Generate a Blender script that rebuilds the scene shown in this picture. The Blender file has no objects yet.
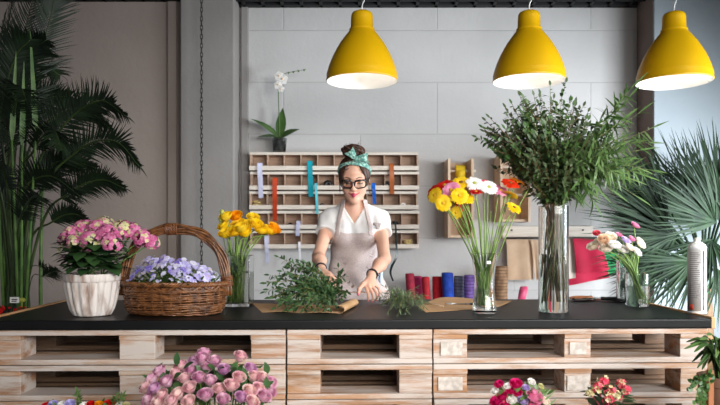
import bpy, math, random
import numpy as np
from mathutils import Vector, Matrix
R = random.Random(7)
PI = math.pi
C = bpy.context.scene.collection
sc = bpy.context.scene
sc.view_settings.view_transform = 'Standard'
sc.view_settings.look = 'None'
sc.view_settings.gamma = 1.0
sc.view_settings.use_curve_mapping = False

# ---------------------------------------------------------------- helpers
EYE = 1.25; CAMD = 2.70; FPX = 660.0
def at(px, py, d):
    """point in the room seen at a pixel of the photograph, d metres in front of the camera"""
    return np.array([(px - 359.5) * d / FPX, d - CAMD, EYE - (py - 235.0) * d / FPX])
def V(*a): return np.array(a, dtype=float)
def nrm(v):
    v = np.asarray(v, float); l = math.sqrt(float(v @ v)); return v / l if l > 1e-9 else v
def cross(a, b): return np.array([a[1]*b[2]-a[2]*b[1], a[2]*b[0]-a[0]*b[2], a[0]*b[1]-a[1]*b[0]])
def rv(s=1.0): return np.array([R.uniform(-s, s), R.uniform(-s, s), R.uniform(-s, s)])
def spline(pts, n=24):
    P = [np.asarray(p, float) for p in pts]
    if len(P) < 3:
        return [P[0] + (P[-1] - P[0]) * i / n for i in range(n + 1)]
    P = [2*P[0] - P[1]] + P + [2*P[-1] - P[-2]]
    out = []; m = len(P) - 3
    for i in range(n + 1):
        u = i / n * m; k = min(int(u), m - 1); t = u - k
        a, b, c, d = P[k:k+4]
        out.append(0.5*((2*b) + (c-a)*t + (2*a-5*b+4*c-d)*t*t + (3*b-a-3*c+d)*t**3))
    return out

class MB:
    def __init__(s): s.v = []; s.f = []; s.m = []; s.k = 0
    def add(s, vs, fs):
        o = len(s.v); s.v.extend([tuple(map(float, q)) for q in vs])
        for f in fs: s.f.append(tuple(i + o for i in f)); s.m.append(s.k)
    def box(s, c, d, rz=0.0, M=None):
        x, y, z = d[0]/2, d[1]/2, d[2]/2
        vs = [V(a, b, e) for a in (-x, x) for b in (-y, y) for e in (-z, z)]
        if rz: vs = [V(q[0]*math.cos(rz)-q[1]*math.sin(rz), q[0]*math.sin(rz)+q[1]*math.cos(rz), q[2]) for q in vs]
        if M is not None: vs = [M @ q for q in vs]
        s.add([q + np.asarray(c, float) for q in vs], [(0,1,3,2),(4,6,7,5),(0,4,5,1),(2,3,7,6),(0,2,6,4),(1,5,7,3)])
    def tube(s, pts, r, n=8, caps=True, flat=1.0, closed=False):
        P = [np.asarray(p, float) for p in pts]; k = len(P)
        rr = list(r) if hasattr(r, '__len__') else [r]*k
        if len(rr) != k: rr = list(np.interp(np.linspace(0, 1, k), np.linspace(0, 1, len(rr)), rr))
        T = []
        for i in range(k):
            if closed: T.append(nrm(P[(i+1) % k] - P[i-1]))
            else: T.append(nrm(P[min(i+1, k-1)] - P[max(i-1, 0)]))
        a = V(0, 0, 1) if abs(T[0][2]) < .9 else V(1, 0, 0)
        u = nrm(cross(T[0], a)); vs = []
        for i in range(k):
            u = nrm(u - T[i]*float(u @ T[i])); w = cross(T[i], u)
            for j in range(n):
                an = 2*PI*j/n
                vs.append(P[i] + u*math.cos(an)*rr[i] + w*math.sin(an)*rr[i]*flat)
        fs = []
        for i in range(k if closed else k-1):
            i2 = (i+1) % k
            for j in range(n):
                fs.append((i*n+j, i*n+(j+1) % n, i2*n+(j+1) % n, i2*n+j))
        if caps and not closed:
            fs.append(tuple(range(n-1, -1, -1))); fs.append(tuple((k-1)*n+j for j in range(n)))
        s.add(vs, fs)
    def lathe(s, prof, n=32, c=(0,0,0), close=False, sx=1.0, sy=1.0):
        c = np.asarray(c, float); vs = []; k = len(prof)
        for r, z in prof:
            for j in range(n):
                a = 2*PI*j/n; vs.append(c + V(r*sx*math.cos(a), r*sy*math.sin(a), z))
        fs = []
        for i in range(k if close else k-1):
            i2 = (i+1) % k
            for j in range(n): fs.append((i*n+j, i*n+(j+1) % n, i2*n+(j+1) % n, i2*n+j))
        if not close:
            if prof[0][0] > 1e-5: fs.append(tuple(range(n-1, -1, -1)))
            if prof[-1][0] > 1e-5: fs.append(tuple((k-1)*n+j for j in range(n)))
        s.add(vs, fs)
    def grid(s, fn, nu, nv):
        vs = [fn(i/nu, j/nv) for i in range(nu+1) for j in range(nv+1)]
        s.add(vs, [(i*(nv+1)+j, (i+1)*(nv+1)+j, (i+1)*(nv+1)+j+1, i*(nv+1)+j+1) for i in range(nu) for j in range(nv)])
    def sheet(s, fn, nu, nv, th):
        """a sheet of real thickness: fn(u,v) -> point"""
        A = [[np.asarray(fn(i/nu, j/nv), float) for j in range(nv+1)] for i in range(nu+1)]
        top = []; bot = []
        for i in range(nu+1):
            for j in range(nv+1):
                du = A[min(i+1, nu)][j]-A[max(i-1, 0)][j]; dv = A[i][min(j+1, nv)]-A[i][max(j-1, 0)]
                q = nrm(cross(du, dv))*th/2; top.append(A[i][j]+q); bot.append(A[i][j]-q)
        W = nv+1; o = len(top)
        fs = []
        for i in range(nu):
            for j in range(nv):
                a, b, c, d = i*W+j, (i+1)*W+j, (i+1)*W+j+1, i*W+j+1
                fs.append((a, b, c, d)); fs.append((d+o, c+o, b+o, a+o))
        for i in range(nu):
            a, b = i*W, (i+1)*W; fs.append((a, a+o, b+o, b))
            a, b = i*W+nv, (i+1)*W+nv; fs.append((b, b+o, a+o, a))
        for j in range(nv):
            a, b = j, j+1; fs.append((b, b+o, a+o, a))
            a, b = nu*W+j, nu*W+j+1; fs.append((a, a+o, b+o, b))
        s.add(top+bot, fs)
    def ball(s, c, r, n=10, sx=1, sy=1, sz=1):
        k = max(4, n//2)
        s.lathe([(math.sin(PI*i/k)*r if 0 < i < k else 1e-6, -math.cos(PI*i/k)*r*sz) for i in range(k+1)], n, c, sx=sx, sy=sy)
    def leaf(s, p, d, up, L, W, bend=.25, n=3, fold=.15, shape='oval'):
        d = nrm(d); sd = cross(d, up); l = math.sqrt(float(sd @ sd))
        if l < 1e-3: sd = cross(d, V(.3, .8, .5)); l = math.sqrt(float(sd @ sd))
        sd = sd/l; up = cross(sd, d); vs = []
        for i in range(n+1):
            t = i/n
            if shape == 'oval': w = math.sin(PI*min(1, max(.04, t**.85)*.985))
            elif shape == 'lance': w = min(1, (t+.06)*5)*(1-t)**.75+.03
            elif shape == 'round': w = math.sqrt(max(.02, 1-(2*t-1.0)**2))
            elif shape == 'petal': w = min(1, .35+t*1.1)*(1 if t < .85 else .72)
            else: w = (1-t)*.9+.08
            w *= W/2
            q = p + d*L*(t-.35*bend*bend*t*t) - up*bend*L*t*t
            vs += [q - sd*w + up*fold*w, q, q + sd*w + up*fold*w]
        fs = []
        for i in range(n):
            a = i*3; fs += [(a, a+1, a+4, a+3), (a+1, a+2, a+5, a+4)]
        s.add(vs, fs)
    def build(s, name, mat, parent=None, org=None, smooth=True, sharp=None, recalc=False):
        me = bpy.data.meshes.new(name)
        vs = s.v
        if org is None and parent is not None: org = ORG.get(parent.name, (0,0,0))
        if org is not None: vs = [(a-org[0], b-org[1], c-org[2]) for a, b, c in vs]
        me.from_pydata(vs, [], s.f)
        mats = mat if isinstance(mat, (list, tuple)) else [mat]
        for m in mats: me.materials.append(m)
        me.polygons.foreach_set('material_index', s.m)
        if smooth: me.polygons.foreach_set('use_smooth', [True]*len(s.f))
        if recalc:
            import bmesh
            bm = bmesh.new(); bm.from_mesh(me); bmesh.ops.remove_doubles(bm, verts=bm.verts, dist=2e-5); bmesh.ops.recalc_face_normals(bm, faces=bm.faces); bm.to_mesh(me); bm.free()
        me.update()
        if sharp: me.set_sharp_from_angle(angle=math.radians(sharp))
        o = bpy.data.objects.new(name, me); C.objects.link(o)
        if parent is not None:
            o.parent = parent; ORG[o.name] = org if org is not None else (0,0,0)
        elif org is not None: o.location = org
        return o
ORG = {}
def tag(o, label, cat, group=None):
    o['label'] = label; o['category'] = cat
    if group: o['group'] = group
    return o
def thing(name, label, cat, org=(0,0,0), group=None, rz=0.0):
    """an Empty at the thing's base; parts given in room coordinates are stored relative to it"""
    o = bpy.data.objects.new(name, None); C.objects.link(o); o.empty_display_size = .05
    o.location = tuple(map(float, org)); o.rotation_euler = (0, 0, rz)
    ORG[o.name] = tuple(map(float, org))
    return tag(o, label, cat, group)
def struct(o): o['kind'] = 'structure'; return o
def dup(root, loc, label=None, rz=None, group=None):
    r = root.copy(); C.objects.link(r); r.location = tuple(map(float, loc))
    if rz is not None: r.rotation_euler = (0, 0, rz)
    if label: r['label'] = label
    if group: r['group'] = group
    for ch in list(root.children):
        c = ch.copy(); C.objects.link(c); c.parent = r
        for g in list(ch.children):
            d = g.copy(); C.objects.link(d); d.parent = c
    return r
def bevel(o, w=.003, seg=2):
    m = o.modifiers.new('bevel', 'BEVEL'); m.width = w; m.segments = seg; m.limit_method = 'ANGLE'; return o

# ---------------------------------------------------------------- materials
def lin(c):
    return tuple((x/255/12.92 if x/255 <= .04045 else ((x/255+.055)/1.055)**2.4) for x in c) + (1.0,)
def mat(name, col, col2=None, rough=.5, scale=6.0, bump=0.0, bscale=None, spec=.5, transl=0.0, stretch=(1,1,1), metal=0.0, coat=0.0, rand=0.0, contrast=(.35,.65), sss=0.0, detail=4.0):
    m = bpy.data.materials.new(name); m.use_nodes = True
    nt = m.node_tree; b = nt.nodes['Principled BSDF']; N = nt.nodes.new; Lk = nt.links.new
    tc = N('ShaderNodeTexCoord'); mp = N('ShaderNodeMapping'); mp.inputs['Scale'].default_value = stretch
    Lk(tc.outputs['Object'], mp.inputs['Vector'])
    src = mp.outputs['Vector']
    oi = N('ShaderNodeObjectInfo')
    ad = N('ShaderNodeVectorMath'); ad.operation = 'ADD'
    cm = N('ShaderNodeVectorMath'); cm.operation = 'SCALE'; cm.inputs['Scale'].default_value = 37.0
    cx = N('ShaderNodeCombineXYZ')
    for i in range(3): Lk(oi.outputs['Random'], cx.inputs[i])
    Lk(cx.outputs[0], cm.inputs[0]); Lk(cm.outputs[0], ad.inputs[0]); Lk(src, ad.inputs[1]); src = ad.outputs[0]
    nz = N('ShaderNodeTexNoise'); nz.inputs['Scale'].default_value = scale; nz.inputs['Detail'].default_value = detail
    Lk(src, nz.inputs['Vector'])
    rp = N('ShaderNodeValToRGB'); rp.color_ramp.elements[0].position = contrast[0]; rp.color_ramp.elements[1].position = contrast[1]
    c2 = col2 or tuple(min(255, x*1.12+4) for x in col)
    rp.color_ramp.elements[0].color = lin(col); rp.color_ramp.elements[1].color = lin(c2)
    Lk(nz.outputs['Fac'], rp.inputs['Fac']); out = rp.outputs['Color']
    if rand:
        hs = N('ShaderNodeHueSaturation'); mr = N('ShaderNodeMapRange')
        mr.inputs['To Min'].default_value = 1-rand; mr.inputs['To Max'].default_value = 1+rand
        Lk(oi.outputs['Random'], mr.inputs['Value']); Lk(mr.outputs[0], hs.inputs['Value']); Lk(out, hs.inputs['Color']); out = hs.outputs['Color']
    Lk(out, b.inputs['Base Color'])
    b.inputs['Roughness'].default_value = rough; b.inputs['Specular IOR Level'].default_value = spec
    b.inputs['Metallic'].default_value = metal; b.inputs['Coat Weight'].default_value = coat
    if sss:
        b.inputs['Subsurface Weight'].default_value = sss; b.inputs['Subsurface Radius'].default_value = (.01, .004, .002); b.inputs['Subsurface Scale'].default_value = 1.0
    if bump:
        bp = N('ShaderNodeBump'); bp.inputs['Strength'].default_value = bump; bp.inputs['Distance'].default_value = .004
        n2 = N('ShaderNodeTexNoise'); n2.inputs['Scale'].default_value = bscale or scale*4; n2.inputs['Detail'].default_value = 5
        Lk(src, n2.inputs['Vector']); Lk(n2.outputs['Fac'], bp.inputs['Height']); Lk(bp.outputs[0], b.inputs['Normal'])
    if transl:
        tr = N('ShaderNodeBsdfTranslucent'); mx = N('ShaderNodeMixShader'); mx.inputs[0].default_value = transl
        Lk(out, tr.inputs['Color']); Lk(b.outputs[0], mx.inputs[1]); Lk(tr.outputs[0], mx.inputs[2])
        Lk(mx.outputs[0], nt.nodes['Material Output'].inputs['Surface'])
    return m
def glassmat(name, col=(1,1,1,1), ior=1.45, rough=0.0):
    m = bpy.data.materials.new(name); m.use_nodes = True; b = m.node_tree.nodes['Principled BSDF']
    b.inputs['Base Color'].default_value = col; b.inputs['Transmission Weight'].default_value = 1
    b.inputs['Roughness'].default_value = rough; b.inputs['IOR'].default_value = ior
    return m
def wallmat(name, c1, c2, blocks=True, ox=0.0, oz=0.0):
    m = mat(name, c1, c2, rough=.85, scale=1.6, contrast=(.25,.75), detail=8)
    nt = m.node_tree; b = nt.nodes['Principled BSDF']; N = nt.nodes.new; Lk = nt.links.new
    tc = N('ShaderNodeTexCoord'); sp = N('ShaderNodeSeparateXYZ'); cb = N('ShaderNodeCombineXYZ')
    Lk(tc.outputs['Object'], sp.inputs[0])
    ax = N('ShaderNodeMath'); ax.inputs[1].default_value = ox; az = N('ShaderNodeMath'); az.inputs[1].default_value = oz
    Lk(sp.outputs['X'], ax.inputs[0]); Lk(sp.outputs['Z'], az.inputs[0])
    Lk(ax.outputs[0], cb.inputs['X']); Lk(az.outputs[0], cb.inputs['Y'])
    br = N('ShaderNodeTexBrick'); br.inputs['Scale'].default_value = 1; br.inputs['Mortar Size'].default_value = .006
    br.inputs['Mortar Smooth'].default_value = .6; br.inputs['Brick Width'].default_value = 1.21; br.inputs['Row Height'].default_value = .41
    br.inputs['Color1'].default_value = (.94,.94,.94,1); br.inputs['Color2'].default_value = (1.06,1.06,1.06,1); br.inputs['Mortar'].default_value = (.8,.8,.8,1)
    Lk(cb.outputs[0], br.inputs['Vector'])
    old = b.inputs['Base Color'].links[0].from_socket
    if blocks:
        mx = N('ShaderNodeMix'); mx.data_type = 'RGBA'; mx.blend_type = 'MULTIPLY'; mx.inputs[0].default_value = .5
        Lk(old, mx.inputs[6]); Lk(br.outputs['Color'], mx.inputs[7]); Lk(mx.outputs[2], b.inputs['Base Color'])
    nz = N('ShaderNodeTexNoise'); nz.inputs['Scale'].default_value = 22; nz.inputs['Detail'].default_value = 8; nz.inputs['Roughness'].default_value = .65
    Lk(tc.outputs['Object'], nz.inputs['Vector'])
    hh = N('ShaderNodeMath'); hh.operation = 'MULTIPLY_ADD'; hh.inputs[1].default_value = -1.0 if blocks else 0.0
    Lk(br.outputs['Fac'], hh.inputs[0]); Lk(nz.outputs['Fac'], hh.inputs[2])
    bp = N('ShaderNodeBump'); bp.inputs['Strength'].default_value = .45; bp.inputs['Distance'].default_value = .008
    Lk(hh.outputs[0], bp.inputs['Height']); Lk(bp.outputs[0], b.inputs['Normal'])
    return m
def palletmat(name, base, paint, amount):
    """raw softwood with worn streaks of white paint"""
    m = mat(name, base, tuple(int(x*.82) for x in base), rough=.75, scale=3.0, stretch=(1,6,10), rand=.1, detail=6)
    nt = m.node_tree; b = nt.nodes['Principled BSDF']; N = nt.nodes.new; Lk = nt.links.new
    old = b.inputs['Base Color'].links[0].from_socket
    vec = [n for n in nt.nodes if n.type == 'TEX_NOISE'][0].inputs['Vector'].links[0].from_socket
    n2 = N('ShaderNodeTexNoise'); n2.inputs['Scale'].default_value = 2.2; n2.inputs['Detail'].default_value = 10; n2.inputs['Roughness'].default_value = .7
    Lk(vec, n2.inputs['Vector'])
    r = N('ShaderNodeValToRGB'); r.color_ramp.elements[0].position = .62-amount*.4; r.color_ramp.elements[1].position = .78-amount*.4
    r.color_ramp.elements[0].color = (0,0,0,1); r.color_ramp.elements[1].color = (.93,.93,.93,1)
    Lk(n2.outputs['Fac'], r.inputs['Fac'])
    mx = N('ShaderNodeMix'); mx.data_type = 'RGBA'; Lk(r.outputs['Color'], mx.inputs[0]); Lk(old, mx.inputs[6]); mx.inputs[7].default_value = lin(paint)
    Lk(mx.outputs[2], b.inputs['Base Color'])
    bp = N('ShaderNodeBump'); bp.inputs['Strength'].default_value = .5; bp.inputs['Distance'].default_value = .003
    Lk(n2.outputs['Fac'], bp.inputs['Height']); Lk(bp.outputs[0], b.inputs['Normal'])
    return m

M = {}
M['wall'] = wallmat('painted_block', (186,184,183), (204,202,201), True, .60, .007)
M['wall_left'] = wallmat('painted_plaster', (138,124,116), (152,139,131), False)
M['pier'] = wallmat('painted_concrete', (132,127,124), (150,146,143), False)
M['pier_brown'] = mat('brown_plaster', (120,104,97), (135,118,110), rough=.9, scale=3, bump=.3)
M['wall_right'] = wallmat('pale_plaster', (150,160,167), (166,175,181), False)
M['floor'] = mat('concrete_floor', (96,92,88), (120,116,112), rough=.6, scale=2, bump=.1)
M['ceiling'] = mat('black_ceiling', (20,20,22), (30,30,33), rough=.7)
M['black_top'] = mat('black_top', (11,11,12), (18,18,19), rough=.42, scale=9, bump=.06, bscale=60, spec=.25)
M['ply'] = mat('plywood_edge', (196,146,98), (216,170,122), rough=.6, scale=5, stretch=(6,1,1))
M['pal_a'] = palletmat('pallet_board', (184,140,106), (199,189,181), .57)
M['pal_b'] = palletmat('pallet_block', (182,138,106), (197,187,179), .58)
M['pal_c'] = palletmat('pallet_raw', (180,134,96), (200,188,177), .40)
M['pal_raw_shaded'] = palletmat('shaded_raw_board', (128,98,74), (150,132,118), .30)  # unpainted inner boards, wood colour darkened to stand for shade inside the pallets
M['stamp'] = mat('grey_stamp', (178,168,158), (206,197,188), rough=.8, scale=40, contrast=(.4,.6))
M['shelfwood'] = mat('shelf_wood', (172,141,120), (194,165,142), rough=.65, scale=4, stretch=(1,3,12), rand=.06)
M['shelfpale'] = mat('limed_wood', (214,200,186), (230,220,208), rough=.65, scale=5, stretch=(1,4,14), rand=.04)
M['pine'] = mat('pine_board', (206,174,144), (222,196,168), rough=.6, scale=4, stretch=(10,10,1))
M['yellow'] = mat('yellow_enamel', (212,163,4), (218,170,8), rough=.42, scale=3, spec=.4)
M['white_enamel'] = mat('white_enamel', (240,238,234), (246,244,240), rough=.5)
M['cable'] = mat('white_cable', (225,225,225), rough=.5)
M['steel'] = mat('dull_steel', (100,98,95), (140,138,134), rough=.4, metal=.9, scale=20)
M['zinc'] = mat('zinc', (150,152,154), (180,182,184), rough=.45, metal=.7, scale=8)
M['darkmetal'] = mat('dark_metal', (40,38,36), (60,57,54), rough=.4, metal=.6)
M['kraft'] = mat('kraft_paper', (206,160,112), (218,174,128), rough=.8, scale=10, bump=.15)
M['kraft_pale'] = mat('kraft_hanging', (206,172,142), (218,188,158), rough=.85, scale=8, bump=.2, transl=.15)
M['cream_paper'] = mat('cream_paper', (222,208,194), (230,218,206), rough=.85, transl=.15)
M['crimson'] = mat('crimson_paper', (190,14,58), (206,24,70), rough=.75, transl=.15, scale=7)
M['green_paper'] = mat('green_paper', (20,130,70), (26,142,80), rough=.75)
M['stem'] = mat('flower_stem', (104,138,54), (142,170,84), rough=.45, scale=14, transl=.2)
M['stem_dark'] = mat('leaf_stalk', (62,96,42), (92,124,58), rough=.5, scale=14)
M['twig'] = mat('brown_twig', (96,70,46), (128,98,62), rough=.7, scale=20)
M['twig_green'] = mat('green_twig', (96,100,52), (122,126,66), rough=.6, scale=20)
def leafm(n, a, b, tr=.18, r=.42, rand=.12): return mat(n, a, b, rough=r, scale=9, transl=tr, rand=rand, spec=.5)
M['leaf_dark'] = leafm('dark_leaf', (44,76,40), (70,104,56))
M['leaf_mid'] = leafm('mid_leaf', (60,92,44), (86,118,60))
M['leaf_grey'] = leafm('grey_green_leaf', (78,98,66), (112,128,92))
M['leaf_box'] = leafm('small_leaf', (60,78,50), (98,114,76))
M['leaf_willow'] = leafm('long_leaf', (84,116,62), (112,140,82))
M['leaf_lentisk'] = leafm('leathery_leaf', (50,82,48), (84,112,70), r=.36)
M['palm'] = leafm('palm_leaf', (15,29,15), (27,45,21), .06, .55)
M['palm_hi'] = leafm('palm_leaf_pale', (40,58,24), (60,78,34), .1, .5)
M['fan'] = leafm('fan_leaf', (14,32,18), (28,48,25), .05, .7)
M['fan'].node_tree.nodes['Principled BSDF'].inputs['Specular IOR Level'].default_value = .25
M['soil'] = mat('dark_soil', (38,28,22), (58,44,34), rough=.95, scale=30, bump=.6)
def pet(n, a, b, tr=.28, rough=.55, scale=22): return mat(n, a, b, rough=rough, scale=scale, transl=tr, spec=.3)
M['p_yellow'] = pet('yellow_petal', (255,220,22), (255,230,70), .4)
M['p_orange'] = pet('orange_petal', (252,170,14), (254,196,30), .4)
M['p_red'] = pet('red_petal', (206,16,22), (226,30,30))
M['p_scarlet'] = pet('scarlet_petal', (228,44,18), (240,66,28))
M['p_white'] = pet('white_petal', (252,249,244), (255,253,250), .35)
M['p_pink'] = pet('pink_petal', (240,146,186), (248,176,206))
M['p_rose'] = pet('mauve_rose_petal', (208,132,172), (246,208,222), scale=38)
M['p_rose_pale'] = pet('pale_rose_petal', (232,168,184), (252,226,216), scale=38)
M['p_rose_deep'] = pet('lilac_rose_petal', (202,138,186), (230,184,214), scale=38)
M['p_hyd'] = pet('pink_floret', (214,92,152), (242,164,200), scale=60)
M['p_hydcream'] = pet('cream_floret', (214,216,146), (240,226,190), scale=60)
M['p_viola'] = pet('lavender_petal', (186,174,234), (216,208,246), scale=50)
M['p_violapale'] = pet('pale_lavender_petal', (214,208,246), (240,238,252), scale=50)
M['p_violadeep'] = pet('violet_petal', (128,112,206), (164,150,226), scale=50)
M['p_magenta'] = pet('magenta_petal', (214,20,106), (234,48,130))
M['p_coral'] = pet('coral_petal', (226,58,92), (242,112,128))
M['p_cream'] = pet('cream_petal', (251,238,222), (255,248,238), .4)
M['p_peach'] = pet('peach_petal', (250,220,190), (254,236,214), .4)
M['p_lilac'] = pet('lilac_petal', (196,170,222), (222,204,238))
M['centre'] = mat('flower_centre', (196,140,20), (222,176,40), rough=.9, scale=60, bump=.6)
M['centre_dark'] = mat('dark_centre', (90,46,20), (140,84,30), rough=.9, scale=60, bump=.6)
M['centre_green'] = mat('green_centre', (150,160,60), (190,190,90), rough=.9, scale=60, bump=.6)
M['glass'] = glassmat('clear_glass', (.985,1,.99,1))
M['water'] = glassmat('water', (.97,.985,.96,1), 1.33)
M['wicker'] = mat('wicker', (74,44,24), (132,84,46), rough=.38, scale=34, rand=.15, bump=.3, spec=.55)
M['wicker_dark'] = mat('dark_wicker', (92,52,26), (132,80,42), rough=.45, scale=28, bump=.3)
M['terracotta'] = mat('whitewashed_clay', (158,130,114), (226,217,210), rough=.85, scale=9, stretch=(3,3,.7), bump=.4, contrast=(.34,.56), detail=7)
M['paper_white'] = mat('white_card', (238,236,230), (244,242,238), rough=.7)
M['black'] = mat('black_plastic', (18,18,19), (26,26,28), rough=.4)
M['brownpot'] = mat('brown_pot', (104,74,54), (130,98,74), rough=.8, scale=9, bump=.3)
M['brownwood'] = mat('brown_stake', (142,86,50), (166,106,66), rough=.7, stretch=(8,8,1))
# ---------------------------------------------------------------- the setting
def sbox(name, m, x0, x1, y0, y1, z0, z1):
    b = MB(); b.box(((x0+x1)/2, (y0+y1)/2, (z0+z1)/2), (x1-x0, y1-y0, z1-z0)); return struct(b.build(name, m, smooth=False))
WY = 2.50; CZ = 3.04
sbox('floor', M['floor'], -4.5, 4.5, -4.2, 2.75, -.1, 0)
sbox('wall_back', M['wall'], -.95, 2.20, WY, WY+.2, 0, CZ+.3)
sbox('wall_left', M['wall_left'], -4.5, -1.33, 2.37, 2.70, 0, CZ+.3)
o = sbox('wall_pilaster', M['pier'], -1.354, -.945, 2.28, 2.70, 0, CZ+.3); bevel(o, .012, 3)
o = sbox('trim_1', M['pier'], -.93, -.872, WY-.03, WY, 0, CZ); bevel(o, .008, 2)
o = sbox('trim_2', M['wall_left'], -1.47, -1.40, 2.345, 2.37, 0, CZ); bevel(o, .008, 2)
sbox('wall_pier', M['pier_brown'], 2.185, 2.60, 2.215, 2.70, 0, CZ+.3)
sbox('wall_right', M['wall_right'], 2.185, 4.5, 2.19, 2.215, 0, CZ+.3)
b = MB()
b.box((0, -.6, CZ+.16), (9, 6.6, .04))
for i in range(61): b.box((-4.5+.15*i, 1.4, CZ+.07), (.022, 2.4, .14))
for j in range(17): b.box((0, .25+.15*j, CZ+.07), (9, .022, .14))
struct(b.build('ceiling', M['ceiling'], smooth=False))
b = MB(); b.box((-2.9, 2.34, CZ+.02), (3.0, .05, .04)); b.box((.62, 2.47, CZ+.015), (3.1, .05, .03))
struct(b.build('trim_3', M['ceiling'], smooth=False))

# ---------------------------------------------------------------- counter: pallets and worktop
YAW = math.radians(1.2)
TZ = .904
def make_pallet(L, blocks, label, group):
    t = thing('wooden_pallet', label, 'pallet', (0,0,0), group)
    D = .80; org = (0,0,0)
    def brd(name, c, d, m):
        b = MB()
        if c[1]-d[1]/2 > .02: m = M['pal_raw_shaded']
        b.box(c, d); return bevel(b.build(name, m, t, org, smooth=False), .0025, 2)
    for y, w in ((.07,.14), (.235,.10), (.40,.145), (.565,.10), (.73,.14)):
        brd('deck_board', (L/2, y+R.uniform(0,.004), .1315), (L, w, .0215), M['pal_a'])
    for y in (.0725, .40, .7275):
        brd('bottom_board', (L/2, y+R.uniform(0,.004), .0122), (L, .10 if y == .40 else .145, .0215), M['pal_a'])
    for x0, x1 in blocks:
        brd('stringer_board', ((x0+x1)/2, D/2+.004, .111), (x1-x0+.002, D-.006, .0215), M['pal_c'])
        for y in (.0725, .40, .7275):
            o = brd('block', ((x0+x1)/2, y+R.uniform(.007,.013), .061), (x1-x0, .138, .0775), M['pal_b'] if R.random() < .75 else M['pal_c'])
    return t
def stampit(root, x, z, w, h):
    b = MB(); b.box((x, .0085, z), (w, .005, h)); b.build('ink_stamp', M['stamp'], root, (0,0,0), smooth=False)
cols = [(-1.5, 1.197, [(0,.12),(.52,.665),(1.055,1.197)], 'wide', 'under the flower basket'),
        (-.297, .595, [(0,.135),(.46,.595)], 'narrow', 'in the middle of the counter'),
        (.306, 1.14, [(0,.14),(.545,.655),(1.03,1.14)], 'wide', 'under the spray can')]
lev = ['topmost', 'second from the top', 'third from the top', 'fourth from the top', 'fifth from the top', 'lowest']
ca, sa = math.cos(YAW), math.sin(YAW)
for x0, L, bl, size, where in cols:
    for k in range(6):
        p = make_pallet(L, bl, f'whitewashed {size} pallet, {lev[k]} of the stack {where}', f'pallets stacked {where}')
        jx, jy = R.uniform(-.001,.001), R.uniform(0,.006)
        p.location = ((x0+jx)*ca-jy*sa, (x0+jx)*sa+jy*ca, .144*(5-k)); p.rotation_euler = (0,0,YAW)
        if x0 > 0 and k == 0: stampit(p, .60, .061, .07, .05)
        if x0 > 0 and k == 1: stampit(p, .60, .061, .09, .06)
        if x0 > 0 and k == 1: stampit(p, .07, .061, .10, .055)
        if x0 > 0 and k == 0: stampit(p, .075, .061, .09, .055)
t = thing('countertop', 'long black worktop with plywood end strips lying on the pallets', 'worktop', (0,0,0), rz=YAW)
X0, X1, DY = -1.520, 1.455, .85
b = MB(); b.box(((X0+X1)/2, DY/2-.006, TZ-.020), (X1-X0, DY, .0395)); bevel(b.build('slab', M['black_top'], t, (0,0,0), smooth=False), .006, 3)
for s in (X0-.009, X1+.009):
    b = MB(); b.box((s, DY/2-.004, TZ-.018), (.017, DY-.004, .048)); bevel(b.build('edge_strip', M['ply'], t, (0,0,0), smooth=False), .002, 1)

# ---------------------------------------------------------------- pendant lamps
def make_lamp(label, org):
    t = thing('pendant_lamp', label, 'lamp', org, 'yellow pendant lamps over the counter')
    k = .00523    # metres per traced unit; z = 0 is the rim
    prof = [(35.4,0),(36.0,.6),(36.0,1.6),(35.6,2.4),(35.6,7),(35.0,9),(33.6,14),(31.4,20),(28.8,26),(25.6,32),(21.8,38.5),(18.2,43.5),(15.4,47.2),(13.4,49.6),(12.6,51.2),(12.3,52.6)]
    inn = [(11.9,52.0),(12.2,50.9),(13.0,49.2),(15.0,46.7),(17.8,43.0),(21.4,38.0),(25.2,31.5),(28.4,25.7),(31.0,19.7),(33.2,13.8),(34.6,8.9),(35.2,6.5),(35.25,.2),(35.4,0)]
    b = MB(); b.lathe([(r*k, z*k) for r, z in prof], 64); b.f = [f for f in b.f if len(f) == 4]; b.m = b.m[:len(b.f)]
    sh = b.build('shade', M['yellow'], t, (0,0,0), sharp=50)
    b = MB(); b.lathe([(r*k, z*k) for r, z in inn], 64); b.f = [f for f in b.f if len(f) == 4]; b.m = b.m[:len(b.f)]
    b.build('shade_lining', M['white_enamel'], sh, (0,0,0))['label'] = 'white inside of the shade'
    b = MB(); b.lathe([(r*k, z*k) for r, z in [(12.7,51.4),(12.6,52.8),(11.3,54.0),(11.0,64),(10.6,67),(9.4,69),(7,70.2),(1.6,70.5),(1.4,71.5),(.6,72)]], 48)
    b.build('cap', M['yellow'], t, (0,0,0), sharp=50)
    z1 = CZ+.14-org[2]; zt = 71.5*k
    b = MB(); b.tube(spline([(0,0,zt),(.002,0,zt+.03),(.013,.004,zt+.06),(.012,.004,zt+.11),(.003,0,zt+.2),(0,0,zt+.4),(0,0,z1)], 40), .0028, 8)
    b.build('cable', M['cable'], t, (0,0,0))
    b = MB(); b.tube([(0,0,zt),(0,0,z1)], .0012, 6); b.build('suspension_wire', M['steel'], t, (0,0,0))
    b = MB(); b.lathe([(.013,.27),(.013,.235),(.016,.22),(.028,.195),(.033,.175),(.030,.155),(.018,.143),(1e-5,.139)], 24)
    b.build('bulb', M['bulb'], t, (0,0,0))
    return t
mb_ = bpy.data.materials.new('glowing_bulb'); mb_.use_nodes = True
pb = mb_.node_tree.nodes['Principled BSDF']; pb.inputs['Base Color'].default_value = (.9,.9,.88,1); pb.inputs['Emission Color'].default_value = (1,.94,.86,1); pb.inputs['Emission Strength'].default_value = 2.0
M['bulb'] = mb_
LD = 3.47
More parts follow.
